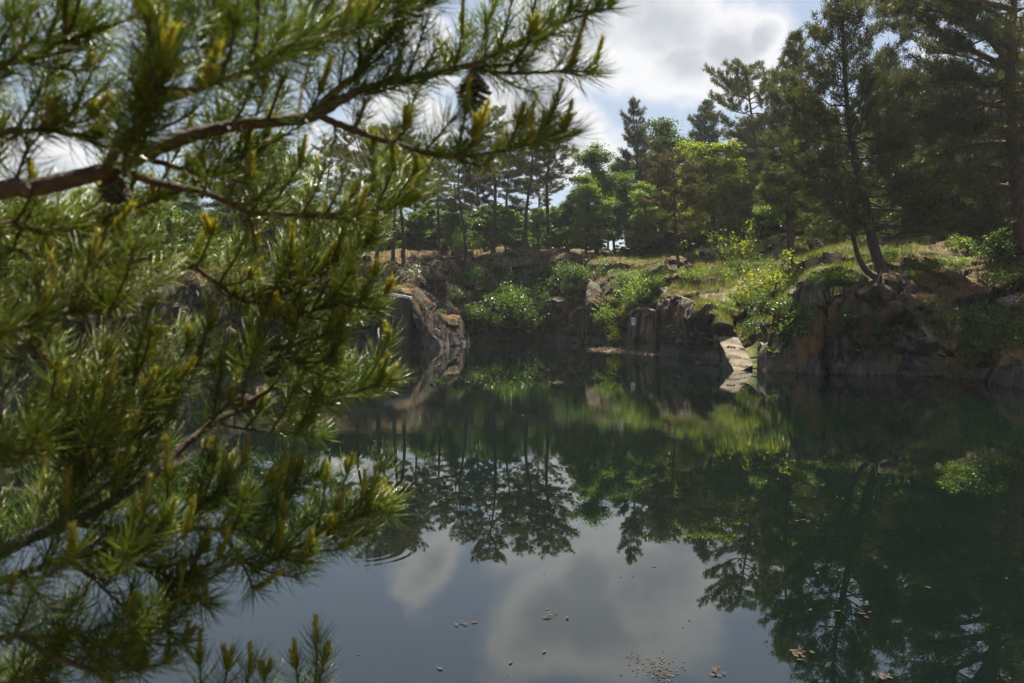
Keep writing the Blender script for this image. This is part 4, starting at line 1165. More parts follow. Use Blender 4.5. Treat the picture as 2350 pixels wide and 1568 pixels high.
# (shape, px, py where it roots, size in metres, height factor, name, label)
SHRUBS = [
 ('yellow', 1780, 680, 1.5, 1.0, 'shrub', 'tall yellow green shrub on the edge above the dark right block'),
 ('yellow', 1740, 700, 1.3, 1.0, 'shrub', 'yellow green shrub at the left foot of the tall yellow green shrub'),
 ('dark', 1790, 722, 1.15, .8, 'shrub', 'glossy deep green shrub spilling over the edge below the yellow green shrub'),
 ('hang_dark', 1740, 745, .9, .8, 'shrub', 'deep green shrub hanging above the pale rock slab'),
 ('hang', 1882, 715, 1.35, 1.0, 'shrub', 'leafy shrub hanging down the shaded wall left of the tall pine'),
 ('mid', 1900, 652, .85, .8, 'shrub', 'green shrub on the crest just left of the tall pine'),
 ('mid', 1945, 655, .7, .8, 'shrub', 'small shrub tucked beside the second stem of the tall pine'),
 ('hang_dark', 1965, 735, .9, .8, 'shrub', 'dark shrub on the shaded wall below the tall pine'),
 ('bright', 1478, 690, 1.35, .9, 'shrub', 'bright green shrub on the ledge left of the rock prow'),
 ('mid', 1440, 655, 1.3, .7, 'shrub', 'green shrub above the leaning grey slab'),
 ('bright', 1492, 650, 1.1, .8, 'shrub', 'light green shrub on the grassy lip over the bright ledge shrub'),
 ('bright', 1425, 745, 1.2, 1.1, 'shrub', 'pale green shrub standing upright over the leaf strewn shore'),
 ('yellow', 1426, 785, .8, 1.2, 'shrub', 'lime green shrub at the water behind the leaf strewn shore'),
 ('bright', 1413, 695, .8, .6, 'shrub', 'rounded tuft of fresh green beside the grey slab'),
 ('dark', 1390, 742, .9, .8, 'shrub', 'dark shrub on the low wall left of the leaf strewn shore'),
 ('dark', 1175, 745, 2.3, 1.0, 'shrub', 'big dark shrub filling the rock gully'),
 ('dark', 1225, 735, 1.9, 1.0, 'shrub', 'dark shrub at the right side of the rock gully'),
 ('mid', 1130, 740, 1.7, .9, 'shrub', 'dense shrub at the left side of the rock gully'),
 ('pale', 1163, 670, 1.6, 1.1, 'shrub', 'silvery leaved shrub shining above the rock gully'),
 ('mid', 1205, 660, 1.6, 1.0, 'shrub', 'shrub between the silvery shrub and the right wall of the gully'),
 ('mid', 1085, 655, 1.5, 1.0, 'shrub', 'green shrub on the mossy slope left of the silvery shrub'),
 ('mid', 1248, 640, 1.3, 1.0, 'shrub', 'shrub on the ledge above the dark vertical wall'),
 ('bright', 1255, 668, .7, .8, 'shrub', 'small light green shrub at the edge of the dark vertical wall'),
 ('mid', 1345, 640, 1.6, .9, 'shrub', 'shrub on the rim above the cliff right of the gully'),
 ('mid', 1320, 668, 1.1, .7, 'shrub', 'grassy green shrub hanging on the cliff edge right of the gully'),
 ('pale', 925, 640, 1.0, 1.0, 'shrub', 'spiky grey green shrub between the trunks above the concrete ledge'),
 ('bright', 1075, 580, 1.4, 1.0, 'shrub', 'light shrub on the crest at the foot of the slender pine'),
 ('dark', 985, 735, .9, .9, 'shrub', 'small shrub on the sloping slab beside the concrete ledge'),
 ('yellow', 1690, 598, 1.5, 1.2, 'sapling', 'lime green sapling on the grassy slope in front of the wood'),
 ('yellow', 1668, 570, 1.4, 1.0, 'sapling', 'lime green sapling at the edge of the wood left of the grassy slope'),
 ('mid', 1712, 622, .9, 1.0, 'shrub', 'round green shrub beside the split boulder on the grassy slope'),
 ('bright', 2228, 575, 1.15, .9, 'shrub', 'bright shrub on the sunny brow above the brown slope'),
 ('bright', 2195, 612, .8, .6, 'shrub', 'small bright shrub just below the sunny brow'),
 ('bright', 2120, 622, .7, .7, 'shrub', 'small green shrub on the brown slope right of the tall pine'),
 ('bright', 2095, 640, .55, .7, 'shrub', 'little green shrub nearest the roots of the tall pine'),
 ('mid', 2165, 640, .55, .7, 'shrub', 'little green shrub in the middle of the brown slope'),
 ('mid', 2135, 715, .55, 1.1, 'shrub', 'slender sprig in the crack of the brown slope'),
 ('hang', 2155, 735, .7, .9, 'shrub', 'dark leafy sprig trailing down from the brown slope'),
 ('fern', 2285, 720, 1.5, .8, 'shrub', 'wide ferny shrub drooping over the right bank'),
 ('fern', 2330, 760, 1.5, .9, 'shrub', 'ferny shrub hanging low at the right edge'),
 ('hang', 2300, 800, 1.1, .8, 'shrub', 'leafy shrub trailing toward the water at the right edge'),
 ('bright', 2330, 655, 1.0, .7, 'shrub', 'green shrub high on the right bank near the edge of the view'),
 ('bright', 1466, 752, .28, 1.0, 'plant', 'tiny bright plant rooted under the small white sign'),
 ('bright', 1518, 788, .3, .6, 'plant', 'tiny plant at the foot of the rock prow'),
 ('mid', 470, 600, 1.6, .8, 'shrub', 'shrub on the ledges left of the near branches'),
 ('mid', 700, 610, 1.5, .8, 'shrub', 'shrub on the far rim behind the needles'),
 ('bright', 1460, 700, 1.1, .8, 'shrub', 'fresh green shrub pouring over the lip beside the sign block'),
 ('bright', 1500, 668, .9, .8, 'shrub', 'light green shrub wedged above the great split rock'),
 ('yellow', 1700, 700, .7, .9, 'shrub', 'yellow green shrub at the head of the pale slab'),
 ('bright', 1655, 715, .6, .8, 'shrub', 'small bright shrub on the grass behind the pale slab'),
 ('mid', 1300, 650, 1.4, .9, 'shrub', 'shrub beside the lichened block on the crest'),
 ('dark', 1200, 700, 1.8, 1.0, 'shrub', 'deep green shrub in the heart of the rock gully'),
 ('mid', 1150, 705, 1.6, 1.0, 'shrub', 'shrub under the silvery shrub in the rock gully'),
 ('mid', 1040, 690, 1.1, .9, 'shrub', 'small shrub on the mossy slope beside the sloping slab'),
 ('bright', 2255, 560, .9, .9, 'shrub', 'second bright shrub on the sunny brow, nearer the great pine'),
 ('fern', 2240, 770, 1.1, .8, 'shrub', 'ferny shrub on the lower part of the brown slope'),
 ('mid', 2060, 590, .7, .8, 'shrub', 'low shrub on the path right of the tall pine'),
 ('dark', 2260, 525, 1.5, 1.0, 'shrub', 'dark shrub in the shade left of the great pine'),
 ('dark', 2310, 545, 1.4, 1.0, 'shrub', 'dark shrub hiding the foot of the great pine'),
 ('dark', 2335, 600, 1.6, .9, 'shrub', 'dark bushy shrub at the right edge before the great pine'),
 ('mid', 2290, 590, 1.0, .9, 'shrub', 'green shrub before the dark foot of the great pine'),
 ('bright', 1585, 640, .8, .7, 'shrub', 'light green shrub beside the tilted dark boulder'),
 ('mid', 1660, 640, .8, .8, 'shrub', 'green shrub on the grassy slope behind the rock pavement'),
]
rng = np.random.default_rng(77)
for sh, px, py, size, hf, nm, lab in SHRUBS:
    p, n_ = hit(px, py)
    if p is None: continue
    size *= 1.22
    r = plant_tree(nm, SH[sh], p, size * hf, rng.uniform(0, 6.28), lab, nm if nm != 'plant' else 'small plant', 'shrubs on the quarry ledges' if nm == 'shrub' else None, sxy=1 / hf, parts=('stem', 'foliage'))

# ------------------------------------------------------------------ grass
def scatter_grass(name, n, pick, hgt, mat, label):
    rng = np.random.default_rng(len(name) + n)
    fi = np.array([q for q in range(len(Q))])
    ctr = flat[Q].mean(1)
    a = flat[Q[:, 1]] - flat[Q[:, 0]]; b = flat[Q[:, 3]] - flat[Q[:, 0]]
    nr_ = np.cross(a, b); ar = np.linalg.norm(nr_, axis=1)
    nz_ = np.abs(nr_[:, 2]) / (ar + 1e-9)
    w = ar * pick(ctr, nz_, cc[Q[:, 0]], kk[Q[:, 0]])
    idx = rng.choice(fi, n, p=w / w.sum())
    u, v = rng.random((2, n, 1))
    pos = flat[Q[idx, 0]] + a[idx] * u + b[idx] * v
    d = unit(np.stack([rng.normal(0, .4, n), rng.normal(0, .4, n), np.ones(n)], -1))
    m_ = MB()
    g = np.clip(1 + .8 * fbm(pos * .6, 3, 71), .25, 2)
    add_blades(m_, pos - [0, 0, .02], d, hgt * rng.uniform(.5, 1.4, n) * g, .02 * rng.uniform(.6, 1.5, n), rng)
    o_ = m_.build(name, mat, smooth=False)
    tag(o_, label, 'grass', kind='stuff')


M['grass'] = leaf_mat('grass blades', [(.05, .095, .012), (.085, .14, .02), (.13, .16, .04), (.18, .16, .075)], transl=.5, gloss=.03, clump_cols=(.17, .14, .06))
M['grass_dry'] = leaf_mat('dry grass', [(.09, .07, .025), (.16, .11, .04), (.22, .15, .06)], transl=.4, gloss=.02)
near = lambda c: np.clip(1 - (np.linalg.norm(c[:, :2], axis=1) - 30) / 40, .15, 1)
scatter_grass('grass', 130000, lambda c, nz_, cv_, k_: (nz_ > .6) * cv_[:, 0] ** 2 * (k_ > 1.9) * (k_ < 5.02) * near(c), .26, M['grass'], 'tufted green and straw coloured grass on the ledges of the quarry rim')
scatter_grass('dry_grass', 40000, lambda c, nz_, cv_, k_: (nz_ > .6) * cv_[:, 1] * (k_ > 1.9) * (k_ < 5.02), .2, M['grass_dry'], 'ochre dry grass and moss on the far crest')

# ------------------------------------------------------------------ the near pine whose boughs hang in from the left
M['needle'] = leaf_mat('near pine needles', [(.1, .18, .013), (.15, .25, .02), (.21, .3, .03), (.15, .25, .02), (.12, .2, .015), (.18, .26, .02), (.23, .29, .03), (.19, .25, .025), (.2, .11, .045)], transl=.6, gloss=.035, rough=.25, clump=.45, clump_cols=(.18, .18, .025))
M['candle'] = leaf_mat('young pine shoots', [(.22, .24, .03), (.32, .29, .04), (.26, .3, .04)], transl=.45, gloss=.04, clump_cols=(.3, .19, .05))
M['bark_near'] = bark_mat('near pine bark', (.03, .02, .014), (.1, .06, .04), (.24, .17, .125), 60, .8)
M['cone'] = bark_mat('open pine cone', (.04, .026, .016), (.11, .075, .048), (.2, .145, .1), 80, 1)
rng = np.random.default_rng(2024)
NT = np.array([-1.45, 1.15, .45])                      # foot of the trunk on the near bank, left of the view
near_pine = empty('pine_tree', NT)
tag(near_pine, 'near pine with long needled boughs, yellow young shoots and cones hanging in from the left', 'pine')
tw = MB()
TR = catmull([NT + d for d in ((0, 0, -.3), (.02, .02, .6), (-.03, .03, 1.4), (.03, .0, 2.4), (0, .03, 3.4), (.02, 0, 4.6))], 8) - NT
tube(tw, TR, np.linspace(.12, .05, len(TR)), 10)
tw.build('trunk', M['bark_pine'], near_pine)


class Bough:
    def __init__(s, pts, Y0, Y1, r0, r1, needled=.55, side=7, sl=.09, attach=None, bare=False):
        s.px, s.Y0, s.Y1, s.r0, s.r1, s.nf, s.side, s.sl, s.bare = pts, Y0, Y1, r0, r1, needled, side, sl, bare
        s.wood, s.need, s.cand = MB(), MB(), []


NEED_N = [0]


def needles(mb, axis, dens, ln, ang=(60, 30), up=.18, start=0.0):
    """Paired curved needles all round an axis; they lean forward more and more toward the tip."""
    axis = np.asarray(axis)
    seg = np.linalg.norm(np.diff(axis, axis=0), axis=1); L_ = np.concatenate([[0], np.cumsum(seg)])
    tot = L_[-1] * (1 - start)
    n = max(6, int(dens * tot))
    u = start + (1 - start) * rng.random(n)
    pos = np.stack([np.interp(u * L_[-1], L_, axis[:, k]) for k in range(3)], -1)
    i = np.clip(np.searchsorted(L_, u * L_[-1]) - 1, 0, len(seg) - 1)
    T = unit(np.diff(axis, axis=0))[i]
    Rr = perp(T, rng)
    a = np.radians(np.interp(u, [0, .8, 1], [ang[0], (ang[0] + ang[1]) / 2 + 4, ang[1]]) + rng.normal(0, 11, n))[:, None]
    d = unit(np.cos(a) * T + np.sin(a) * Rr + np.array([0, 0, up]))
    ln_ = (ln * rng.uniform(.6, 1.15, n))[:, None]
    d2 = unit(d + .22 * T + rng.normal(0, .07, d.shape) + np.array([0, 0, .06]))
    r_ = .0006 * rng.uniform(.85, 1.2, n)[:, None]
    s1 = perp(d, rng); s2 = np.cross(d, s1)
    V = []
    for c0, rr in ((pos, r_), (pos + d * ln_ * .5, r_ * 1.05)):
        for k in range(3):
            V.append(c0 + rr * (math.cos(k * 2.094) * s1 + math.sin(k * 2.094) * s2))
    V.append(pos + d * ln_ * .5 + d2 * ln_ * .5)
    V = np.stack(V, 1).reshape(-1, 3)
    b = (np.arange(n) * 7)[:, None]
    q = np.concatenate([b + np.array([k, (k + 1) % 3, 3 + (k + 1) % 3, 3 + k]) for k in range(3)])
    t_ = np.concatenate([b + np.array([3 + k, 3 + (k + 1) % 3, 6]) for k in range(3)])
    mb.add(V, q, t_)
    NEED_N[0] += n


def candle(lst, p, d, L_):
    mb = MB(); lst.append((L_, mb))
    d = unit(np.asarray(d)); ax = np.array([p + d * L_ * t_ + np.array([0, 0, .06 * L_ * t_ * t_]) for t_ in np.linspace(0, 1, 6)])
    tube(mb, ax, np.linspace(.0034, .0022, 6), 6)
    n = int(L_ * 2600)
    u = rng.random(n); pos = ax[0] + (ax[-1] - ax[0]) * u[:, None]
    T = np.tile(d, (n, 1)); Rr = perp(T, rng)
    a = np.radians(rng.normal(24, 8, n))[:, None]
    add_blades(mb, pos + Rr * .0025, unit(np.cos(a) * T + np.sin(a) * Rr), .0125 * rng.uniform(.6, 1.3, n) * (1.2 - .5 * u), .0016, rng)


def shoot(bg, p, d, L_, r_=.0026, cand=.6, dens=760, ln=.061):
    """A needled twig from p with a burst at its end and, often, yellow candles."""
    d = unit(d)
    t_ = np.linspace(0, 1, 7)[:, None]
    bend = unit(np.array([0, 0, 1.0]) + rng.normal(0, .4, 3))
    ax = p + d * L_ * t_ + bend * .16 * L_ * t_ ** 2
    tube(bg.wood, ax, np.linspace(r_, r_ * .6, 7), 5)
    needles(bg.need, ax, dens, ln)
    td = unit(ax[-1] - ax[-2])
    needles(bg.need, np.stack([ax[-1] - td * .008, ax[-1] + td * .002]), 1500, ln * .95, ang=(40, 16), up=.25)
    if rng.random() < cand:
        for k in range(rng.integers(1, 4)):
            candle(bg.cand, ax[-1], unit(td * .45 + np.array([0, 0, .9]) + rng.normal(0, .2, 3)), rng.uniform(.022, .05) * (1.25 if k == 0 else .75))
    return ax


BO = [
 # upper bough and its forks
 Bough([(-40, 448), (63, 434), (150, 415), (231, 395), (290, 375), (350, 346), (420, 318), (490, 297), (570, 283), (664, 276), (720, 269)], 1.0, 1.18, .0125, .008, 9, 0),
 Bough([(722, 268), (761, 217), (820, 168), (862, 105), (901, 63), (950, 7), (985, -60)], 1.18, 1.3, .0062, .0035, .1, 11),
 Bough([(722, 269), (775, 236), (831, 205), (890, 190), (950, 178), (1013, 164), (1076, 150), (1125, 129), (1195, 94), (1257, 63), (1310, 25), (1345, -30)], 1.18, 1.32, .0066, .0028, .15, 13),
 Bough([(1072, 152), (1117, 164), (1195, 168), (1250, 165), (1306, 161)], 1.27, 1.32, .0036, .0026, .1, 3),
 Bough([(735, 272), (800, 295), (845, 311), (915, 332), (985, 353), (1055, 360), (1110, 353), (1160, 343), (1210, 328), (1246, 315)], 1.18, 1.32, .0055, .0026, .3, 8),
 Bough([(242, 392), (268, 340), (315, 290), (343, 238), (364, 168)], 1.05, .82, .0068, .004, .3, 7),
 Bough([(372, 242), (472, 196), (560, 161), (647, 129), (700, 112), (783, 75), (860, 20), (910, -40)], 1.1, 1.25, .0052, .003, .1, 12),
 Bough([(470, 196), (474, 154), (490, 85), (504, 21), (520, -50)], 1.14, 1.1, .0036, .0025, .2, 6),
 Bough([(660, 126), (680, 95), (703, 21), (715, -50)], 1.18, 1.2, .0036, .0025, .2, 6),
 Bough([(275, 403), (350, 416), (420, 432), (490, 451), (545, 474), (594, 490), (690, 492), (783, 490), (860, 478), (932, 463)], 1.08, 1.4, .0062, .0028, .4, 11),
 Bough([(330, 370), (420, 388), (469, 402), (525, 374), (608, 325)], 1.1, 1.2, .004, .0026, .2, 6),
 Bough([(-40, 170), (56, 140), (110, 110), (157, 87)], .95, .98, .005, .003, .2, 5),
 Bough([(-40, 320), (60, 300), (150, 305), (210, 318)], .98, 1.05, .0042, .0028, .2, 6),
 # middle boughs
 Bough([(-40, 522), (90, 533), (144, 527), (240, 503), (318, 470), (400, 445)], 1.1, 1.3, .006, .003, .1, 10),
 Bough([(-40, 548), (6, 563), (141, 600), (228, 606), (324, 593), (444, 599)], 1.2, 1.45, .0062, .003, .15, 11),
 Bough([(-40, 770), (90, 743), (144, 728), (250, 700)], 1.05, 1.15, .006, .003, .1, 7),
 Bough([(-40, 745), (9, 767), (129, 833), (189, 872), (270, 887), (348, 866), (420, 850), (486, 834), (602, 803), (703, 781), (797, 738)], 1.15, 1.55, .0085, .003, .3, 16),
 Bough([(588, 806), (646, 820), (690, 833), (753, 828)], 1.48, 1.52, .0034, .0025, .1, 5),
 Bough([(430, 606), (500, 650), (560, 690), (620, 690), (680, 650), (760, 600), (840, 560)], 1.45, 1.55, .0048, .0028, .1, 16),
 Bough([(600, 690), (680, 720), (760, 700), (830, 690)], 1.5, 1.52, .004, .0026, .1, 8),
 # the thick grey bough rising through the gap and what hangs on it
 Bough([(-60, 1290), (60, 1240), (160, 1200), (260, 1150), (360, 1084), (400, 1044), (481, 976), (553, 940)], 1.15, 1.5, .0095, .0065, 9, 0),
 Bough([(545, 944), (600, 905), (650, 885), (700, 895), (756, 910), (810, 897), (868, 880)], 1.5, 1.58, .005, .0028, .35, 9),
 Bough([(492, 972), (560, 985), (640, 990), (700, 985)], 1.45, 1.55, .003, .002, .55, 4),
 Bough([(270, 1146), (300, 1080), (310, 1020), (330, 960)], 1.3, 1.35, .0045, .0028, .1, 9),
 Bough([(150, 1204), (190, 1110), (200, 1040), (230, 960)], 1.2, 1.22, .0045, .0028, .1, 10),
 Bough([(-40, 1060), (60, 1020), (150, 985), (240, 930)], 1.1, 1.2, .005, .0028, .1, 10),
 # lower boughs
 Bough([(170, 1205), (260, 1215), (352, 1216), (408, 1214), (541, 1212), (601, 1192), (640, 1150), (681, 1100)], 1.25, 1.5, .0055, .003, .2, 11),
 Bough([(400, 1213), (440, 1180), (470, 1150), (509, 1124)], 1.36, 1.38, .0035, .0026, .1, 6),
 Bough([(540, 1212), (610, 1240), (668, 1260), (745, 1216), (800, 1190), (845, 1174)], 1.43, 1.5, .0042, .003, .25, 9),
 Bough([(500, 1214), (545, 1270), (584, 1298), (636, 1277)], 1.38, 1.36, .0036, .0026, .3, 5),
 Bough([(-60, 1350), (64, 1312), (168, 1280), (250, 1262), (340, 1240)], 1.1, 1.3, .0075, .003, .3, 9),
 Bough([(150, 1285), (224, 1330), (275, 1295), (325, 1258)], 1.2, 1.2, .004, .0028, .3, 6),
 Bough([(240, 1268), (330, 1300), (400, 1330), (430, 1345)], 1.25, 1.28, .0036, .0026, .3, 6),
 Bough([(-60, 1475), (100, 1464), (172, 1460), (256, 1480), (332, 1464), (372, 1440)], 1.1, 1.25, .0055, .0028, .3, 9),
 Bough([(40, 1468), (168, 1524), (240, 1540), (300, 1530)], 1.12, 1.2, .004, .0025, .4, 5),
 Bough([(-60, 1580), (10, 1570), (60, 1548), (100, 1530)], 1.15, 1.2, .004, .0025, .3, 4),
]


def nearest_px(px, py, upto):
    best = (1e9, None, None)
    for b in BO[:upto]:
        dd = np.hypot(b.apx[:, 0] - px, b.apx[:, 1] - py); i = int(dd.argmin())
        if dd[i] < best[0]: best = (dd[i], b, i)
    return best


for k, b in enumerate(BO):
    n = len(b.px); ys = np.linspace(b.Y0, b.Y1, n)
    if b.px[0][0] > -20 and k:                         # springs from an older bough
        _, o_, i_ = nearest_px(*b.px[0], k); y0 = o_.ay[i_]
        ys = ys + (y0 - ys[0]) * (1 - np.linspace(0, 1, n)) ** 1.0
        w = np.array([P(p[0], p[1], y) for p, y in zip(b.px, ys)])
        w[0] = o_.axis[i_]
    else:
        w = np.array([P(p[0], p[1], y) for p, y in zip(b.px, ys)])
        tz = max(.9, w[0][2] - .3)
        tp = NT + np.array([np.interp(tz - NT[2], TR[:, 2], TR[:, 0]), np.interp(tz - NT[2], TR[:, 2], TR[:, 1]), tz - NT[2]])
        w = np.concatenate([[tp, tp * .5 + w[0] * .5 + np.array([0, 0, .05])], w])
    b.axis = catmull(w, 7)
    b.axis[1:-1] += rng.normal(0, .0006, (len(b.axis) - 2, 3))
    # where the bough lies in the picture, for hanging twigs on it
    rel = b.axis - EYE
    zc = rel @ _F
    b.apx = np.stack([1175 + FPX * (rel @ _X) / zc, 784 - FPX * (rel @ _U) / zc], -1)
    b.ay = b.axis[:, 1]
    m_ = len(b.axis)
    rr = np.linspace(b.r0, b.r1, m_)
    rr *= 1 + .1 * np.sin(np.arange(m_) * 1.7) * (rng.random(m_) > .4)
    tube(b.wood, b.axis, rr, 8)
    if b.nf < 1:
        i0 = max(int(m_ * b.nf), 0)
        needles(b.need, b.axis[i0:], 590, .061)
        vis = [i for i in range(i0, m_ - 2) if b.apx[i][0] > -120]
        for q in range(b.side):
            i = vis[int((q + rng.uniform(.1, .9)) / b.side * len(vis))]
            T = unit(b.axis[i + 1] - b.axis[i])
            side = unit(np.cross(T, [0, 1, 0])) * (1 if q % 2 else -1)
            d = T * rng.uniform(.7, 1.1) + side * rng.uniform(.4, .9) + np.array([.1, 0, .35]) + np.array([0, 1, 0]) * rng.normal(0, .45)
            shoot(b, b.axis[i], d, rng.uniform(.045, .1), cand=.5)
        td = unit(b.axis[-1] - b.axis[-3])
        needles(b.need, np.stack([b.axis[-1] - td * .012, b.axis[-1] + td * .003]), 1800, .058, ang=(42, 14), up=.2)
        for q in range(3):
            candle(b.cand, b.axis[-1], unit(td * .45 + np.array([0, 0, 1.0]) + rng.normal(0, .17, 3)), rng.uniform(.03, .068) * (1.2 if q == 0 else .75))

# the crown between the boughs: twigs reaching into the gaps
POLY = [(-60, -60), (1400, -60), (1350, 60), (1290, 180), (1200, 320), (1060, 380), (960, 440), (880, 500), (850, 560), (850, 640), (800, 720), (800, 780), (850, 830), (850, 890), (790, 940), (640, 960), (470, 940), (380, 1020), (380, 1090), (520, 1110), (620, 1090), (760, 1110), (850, 1090), (880, 1180), (830, 1290), (700, 1330), (560, 1340), (500, 1280), (420, 1320), (370, 1440), (300, 1530), (120, 1580), (-60, 1580)]
HOLES = [(150, 360, 75, 70), (740, 40, 60, 50), (1120, 260, 130, 70), (560, 1010, 200, 55), (700, 1040, 120, 40), (30, 1390, 90, 45), (170, 1420, 60, 30), (960, 300, 80, 30), (690, 410, 80, 40), (420, 700, 50, 60)]


def inside(x, y, poly):
    c = False
    for i in range(len(poly)):
        x1, y1 = poly[i]; x2, y2 = poly[i - 1]
        if (y1 > y) != (y2 > y) and x < (x2 - x1) * (y - y1) / (y2 - y1) + x1: c = not c
    return c


placed = []
tries = 0
while len(placed) < 215 and tries < 9000:
    tries += 1
    x, y = rng.uniform(-60, 1400), rng.uniform(-60, 1580)
    if not inside(x, y, POLY): continue
    if any(((x - a) / c) ** 2 + ((y - b_) / d_) ** 2 < 1 for a, b_, c, d_ in HOLES): continue
    if any((x - a) ** 2 + (y - c) ** 2 < 46 ** 2 for a, c in placed): continue
    # root the twig on a bough below-left of its tip
    dist, bg, i = nearest_px(x - 40, y + 55, len(BO))
    if dist > 190: continue
    placed.append((x, y))
    p0 = bg.axis[i]
    tip = P(x, y, p0[1] + rng.normal(.02, .11))
    v = tip - p0; Ld = np.linalg.norm(v)
    ls = min(Ld, rng.uniform(.075, .135))
    if Ld > ls + .02:                                   # bare stem up to where the needles start
        st = p0 + v * (1 - ls / Ld)
        mid = (p0 + st) / 2 + np.array([0, 0, -.12 * (Ld - ls)])
        tube(bg.wood, catmull([p0, mid, st], 4), np.linspace(.0032, .0026, 9), 5)
        if rng.random() < .7: needles(bg.need, catmull([mid, st], 4), 300, .055)
        p0 = st; dv = st - mid
        d = unit(unit(tip - st) + .3 * unit(dv))
    else: d = v
    shoot(bg, p0, unit(d) + np.array([.12, 0, .12]), ls, cand=.27, dens=740)

# single long candles seen against the sky and the water
for px, py, L_, dx in [(1306, 161, .095, .32), (1250, 313, .095, .36), (868, 880, .06, .35), (868, 880, .045, .1), (845, 1174, .085, .2), (845, 1174, .06, -.1), (690, 1100, .055, .15), (550, 1120, .065, .1), (364, 168, .06, .05), (596, 690, .06, .02), (797, 738, .05, .2), (636, 1277, .06, .1)]:
    _, bg, i = nearest_px(px, py, len(BO))
    candle(bg.cand, bg.axis[i], (dx, 0, 1), L_)
# extra shoots that shape the outline
for px, py, dx, dz, L_ in [(1306, 161, .9, -.2, .03), (1310, 20, 1, -.05, .06), (1246, 315, .9, .1, .03), (1200, 95, .9, .5, .06), (1160, 340, .6, .7, .05), (1050, 360, .3, .9, .06), (868, 880, .9, .05, .03), (845, 1174, .9, -.25, .04), (797, 738, .8, .2, .06), (830, 690, .9, .1, .05), (745, 1216, .6, -.5, .05), (640, 1262, .6, -.5, .05), (430, 1345, .4, -.8, .05), (372, 1440, .5, -.6, .05), (932, 463, .9, .1, .05), (850, 560, .6, .8, .06), (700, 640, .1, 1, .08), (760, 600, .4, .9, .08), (620, 690, .2, 1, .08), (560, 690, -.1, 1, .08)]:
    _, bg, i = nearest_px(px, py, len(BO))
    shoot(bg, bg.axis[i], np.array([dx, rng.normal(0, .2), dz]), L_, cand=.35)

# low tips reaching up into the bottom of the view from a branch below it
lowb = Bough([(-200, 1750), (60, 1730), (300, 1690), (520, 1650), (720, 1600)], 1.15, 1.38, .008, .003, .5, 5)
w = np.array([P(p[0], p[1], y) for p, y in zip(lowb.px, np.linspace(1.15, 1.38, 5))])
tz = .95; tp = NT + np.array([0, 0, tz - NT[2]])
lowb.axis = catmull(np.concatenate([[tp], w]), 7); tube(lowb.wood, lowb.axis, np.linspace(.01, .003, len(lowb.axis)), 7)
for px, py, dx, L_ in [(720, 1600, .12, .085), (720, 1600, .4, .06), (690, 1610, -.2, .05), (440, 1670, .08, .09), (470, 1660, .35, .08), (520, 1650, .2, .07), (600, 1630, .0, .05)]:
    j = int(np.argmin(np.abs((1175 + FPX * (lowb.axis[:, 0]) / lowb.axis[:, 1]) - px)))
    shoot(lowb, lowb.axis[j], np.array([dx, 0, 1.0]), L_, cand=1.0)
BO.append(lowb)

# pine cones, open, hanging under the boughs
def cone_mesh(seed, L_=.055, R_=.021):
    r = np.random.default_rng(seed); m_ = MB()
    tube(m_, [(0, 0, 0), (0, 0, -L_ * .5), (0, 0, -L_)], [.004, .005, .002], 6)
    n = 52
    for k in range(n):
        f = (k + .5) / n; a = k * 2.39996
        z = -L_ * (.06 + .9 * f); rad = R_ * math.sin(math.pi * (.16 + .78 * f)) ** .8
        o_ = np.array([math.cos(a), math.sin(a), 0]); s_ = np.array([-math.sin(a), math.cos(a), 0])
        tip = o_ * rad * r.uniform(.9, 1.15) + np.array([0, 0, z - .009 * (1 - f) + .004 * f - .004]); base_ = o_ * .003 + np.array([0, 0, z])
        w_ = .0044 * (.6 + .7 * math.sin(math.pi * (.2 + .7 * f))); upv = np.array([0, 0, .0022])
        V_ = [base_ - s_ * w_ * .5, base_ + s_ * w_ * .5, tip + s_ * w_, tip - s_ * w_, base_ + upv, tip + upv * 1.4 + o_ * .001]
        m_.add(V_, [(0, 1, 2, 3)], [(0, 4, 3), (3, 4, 5), (1, 2, 4), (4, 2, 5), (3, 5, 2)])
    return m_.mesh('cone', M['cone'])


CM = cone_mesh(3)
CONES = [(2, 1085, 160, (.1, 0, .15), 1.25), (9, 240, 400, (.2, .5, -.5), .9), (21, 590, 905, (.4, 1.2, .3), .9), (17, 640, 812, (.6, .4, .5), .8)]
cones = []
for bi, px, py, rot, s_ in CONES:
    dd = np.hypot(BO[bi].apx[:, 0] - px, BO[bi].apx[:, 1] - py); i = int(dd.argmin())
    cones.append((bi, BO[bi].axis[i] - NT - np.array([0, 0, .004]), rot, s_))
lim = sorted([c[0] for b in BO for c in b.cand], reverse=True)[95]
for k, b in enumerate(BO):
    for m_ in [b.wood, b.need] + [c[1] for c in b.cand]:
        m_.v = [v - NT for v in m_.v]
    ob = b.wood.build('branch', M['bark_near'], near_pine)
    if b.need.n: b.need.build('needles', M['needle'], ob)
    small = MB()
    for L_, m_ in b.cand:
        if L_ > lim: m_.build('young_shoot', M['candle'], ob)
        else:
            for v_ in m_.v: small.v.append(v_)
            small.q += [q_ + small.n for q_ in m_.q]; small.t += [t_ + small.n for t_ in m_.t]; small.n += m_.n
    if small.n: tag(small.build('young_shoots', M['candle'], ob), kind='stuff')
    for bi, loc, rot, s_ in cones:
        if bi == k:
            c_ = bpy.data.objects.new('cone', CM); COL.objects.link(c_); c_.parent = ob; c_.location = loc; c_.rotation_euler = rot; c_.scale = (s_, s_, s_)
print('near needles', NEED_N[0], 'twigs', len(placed))


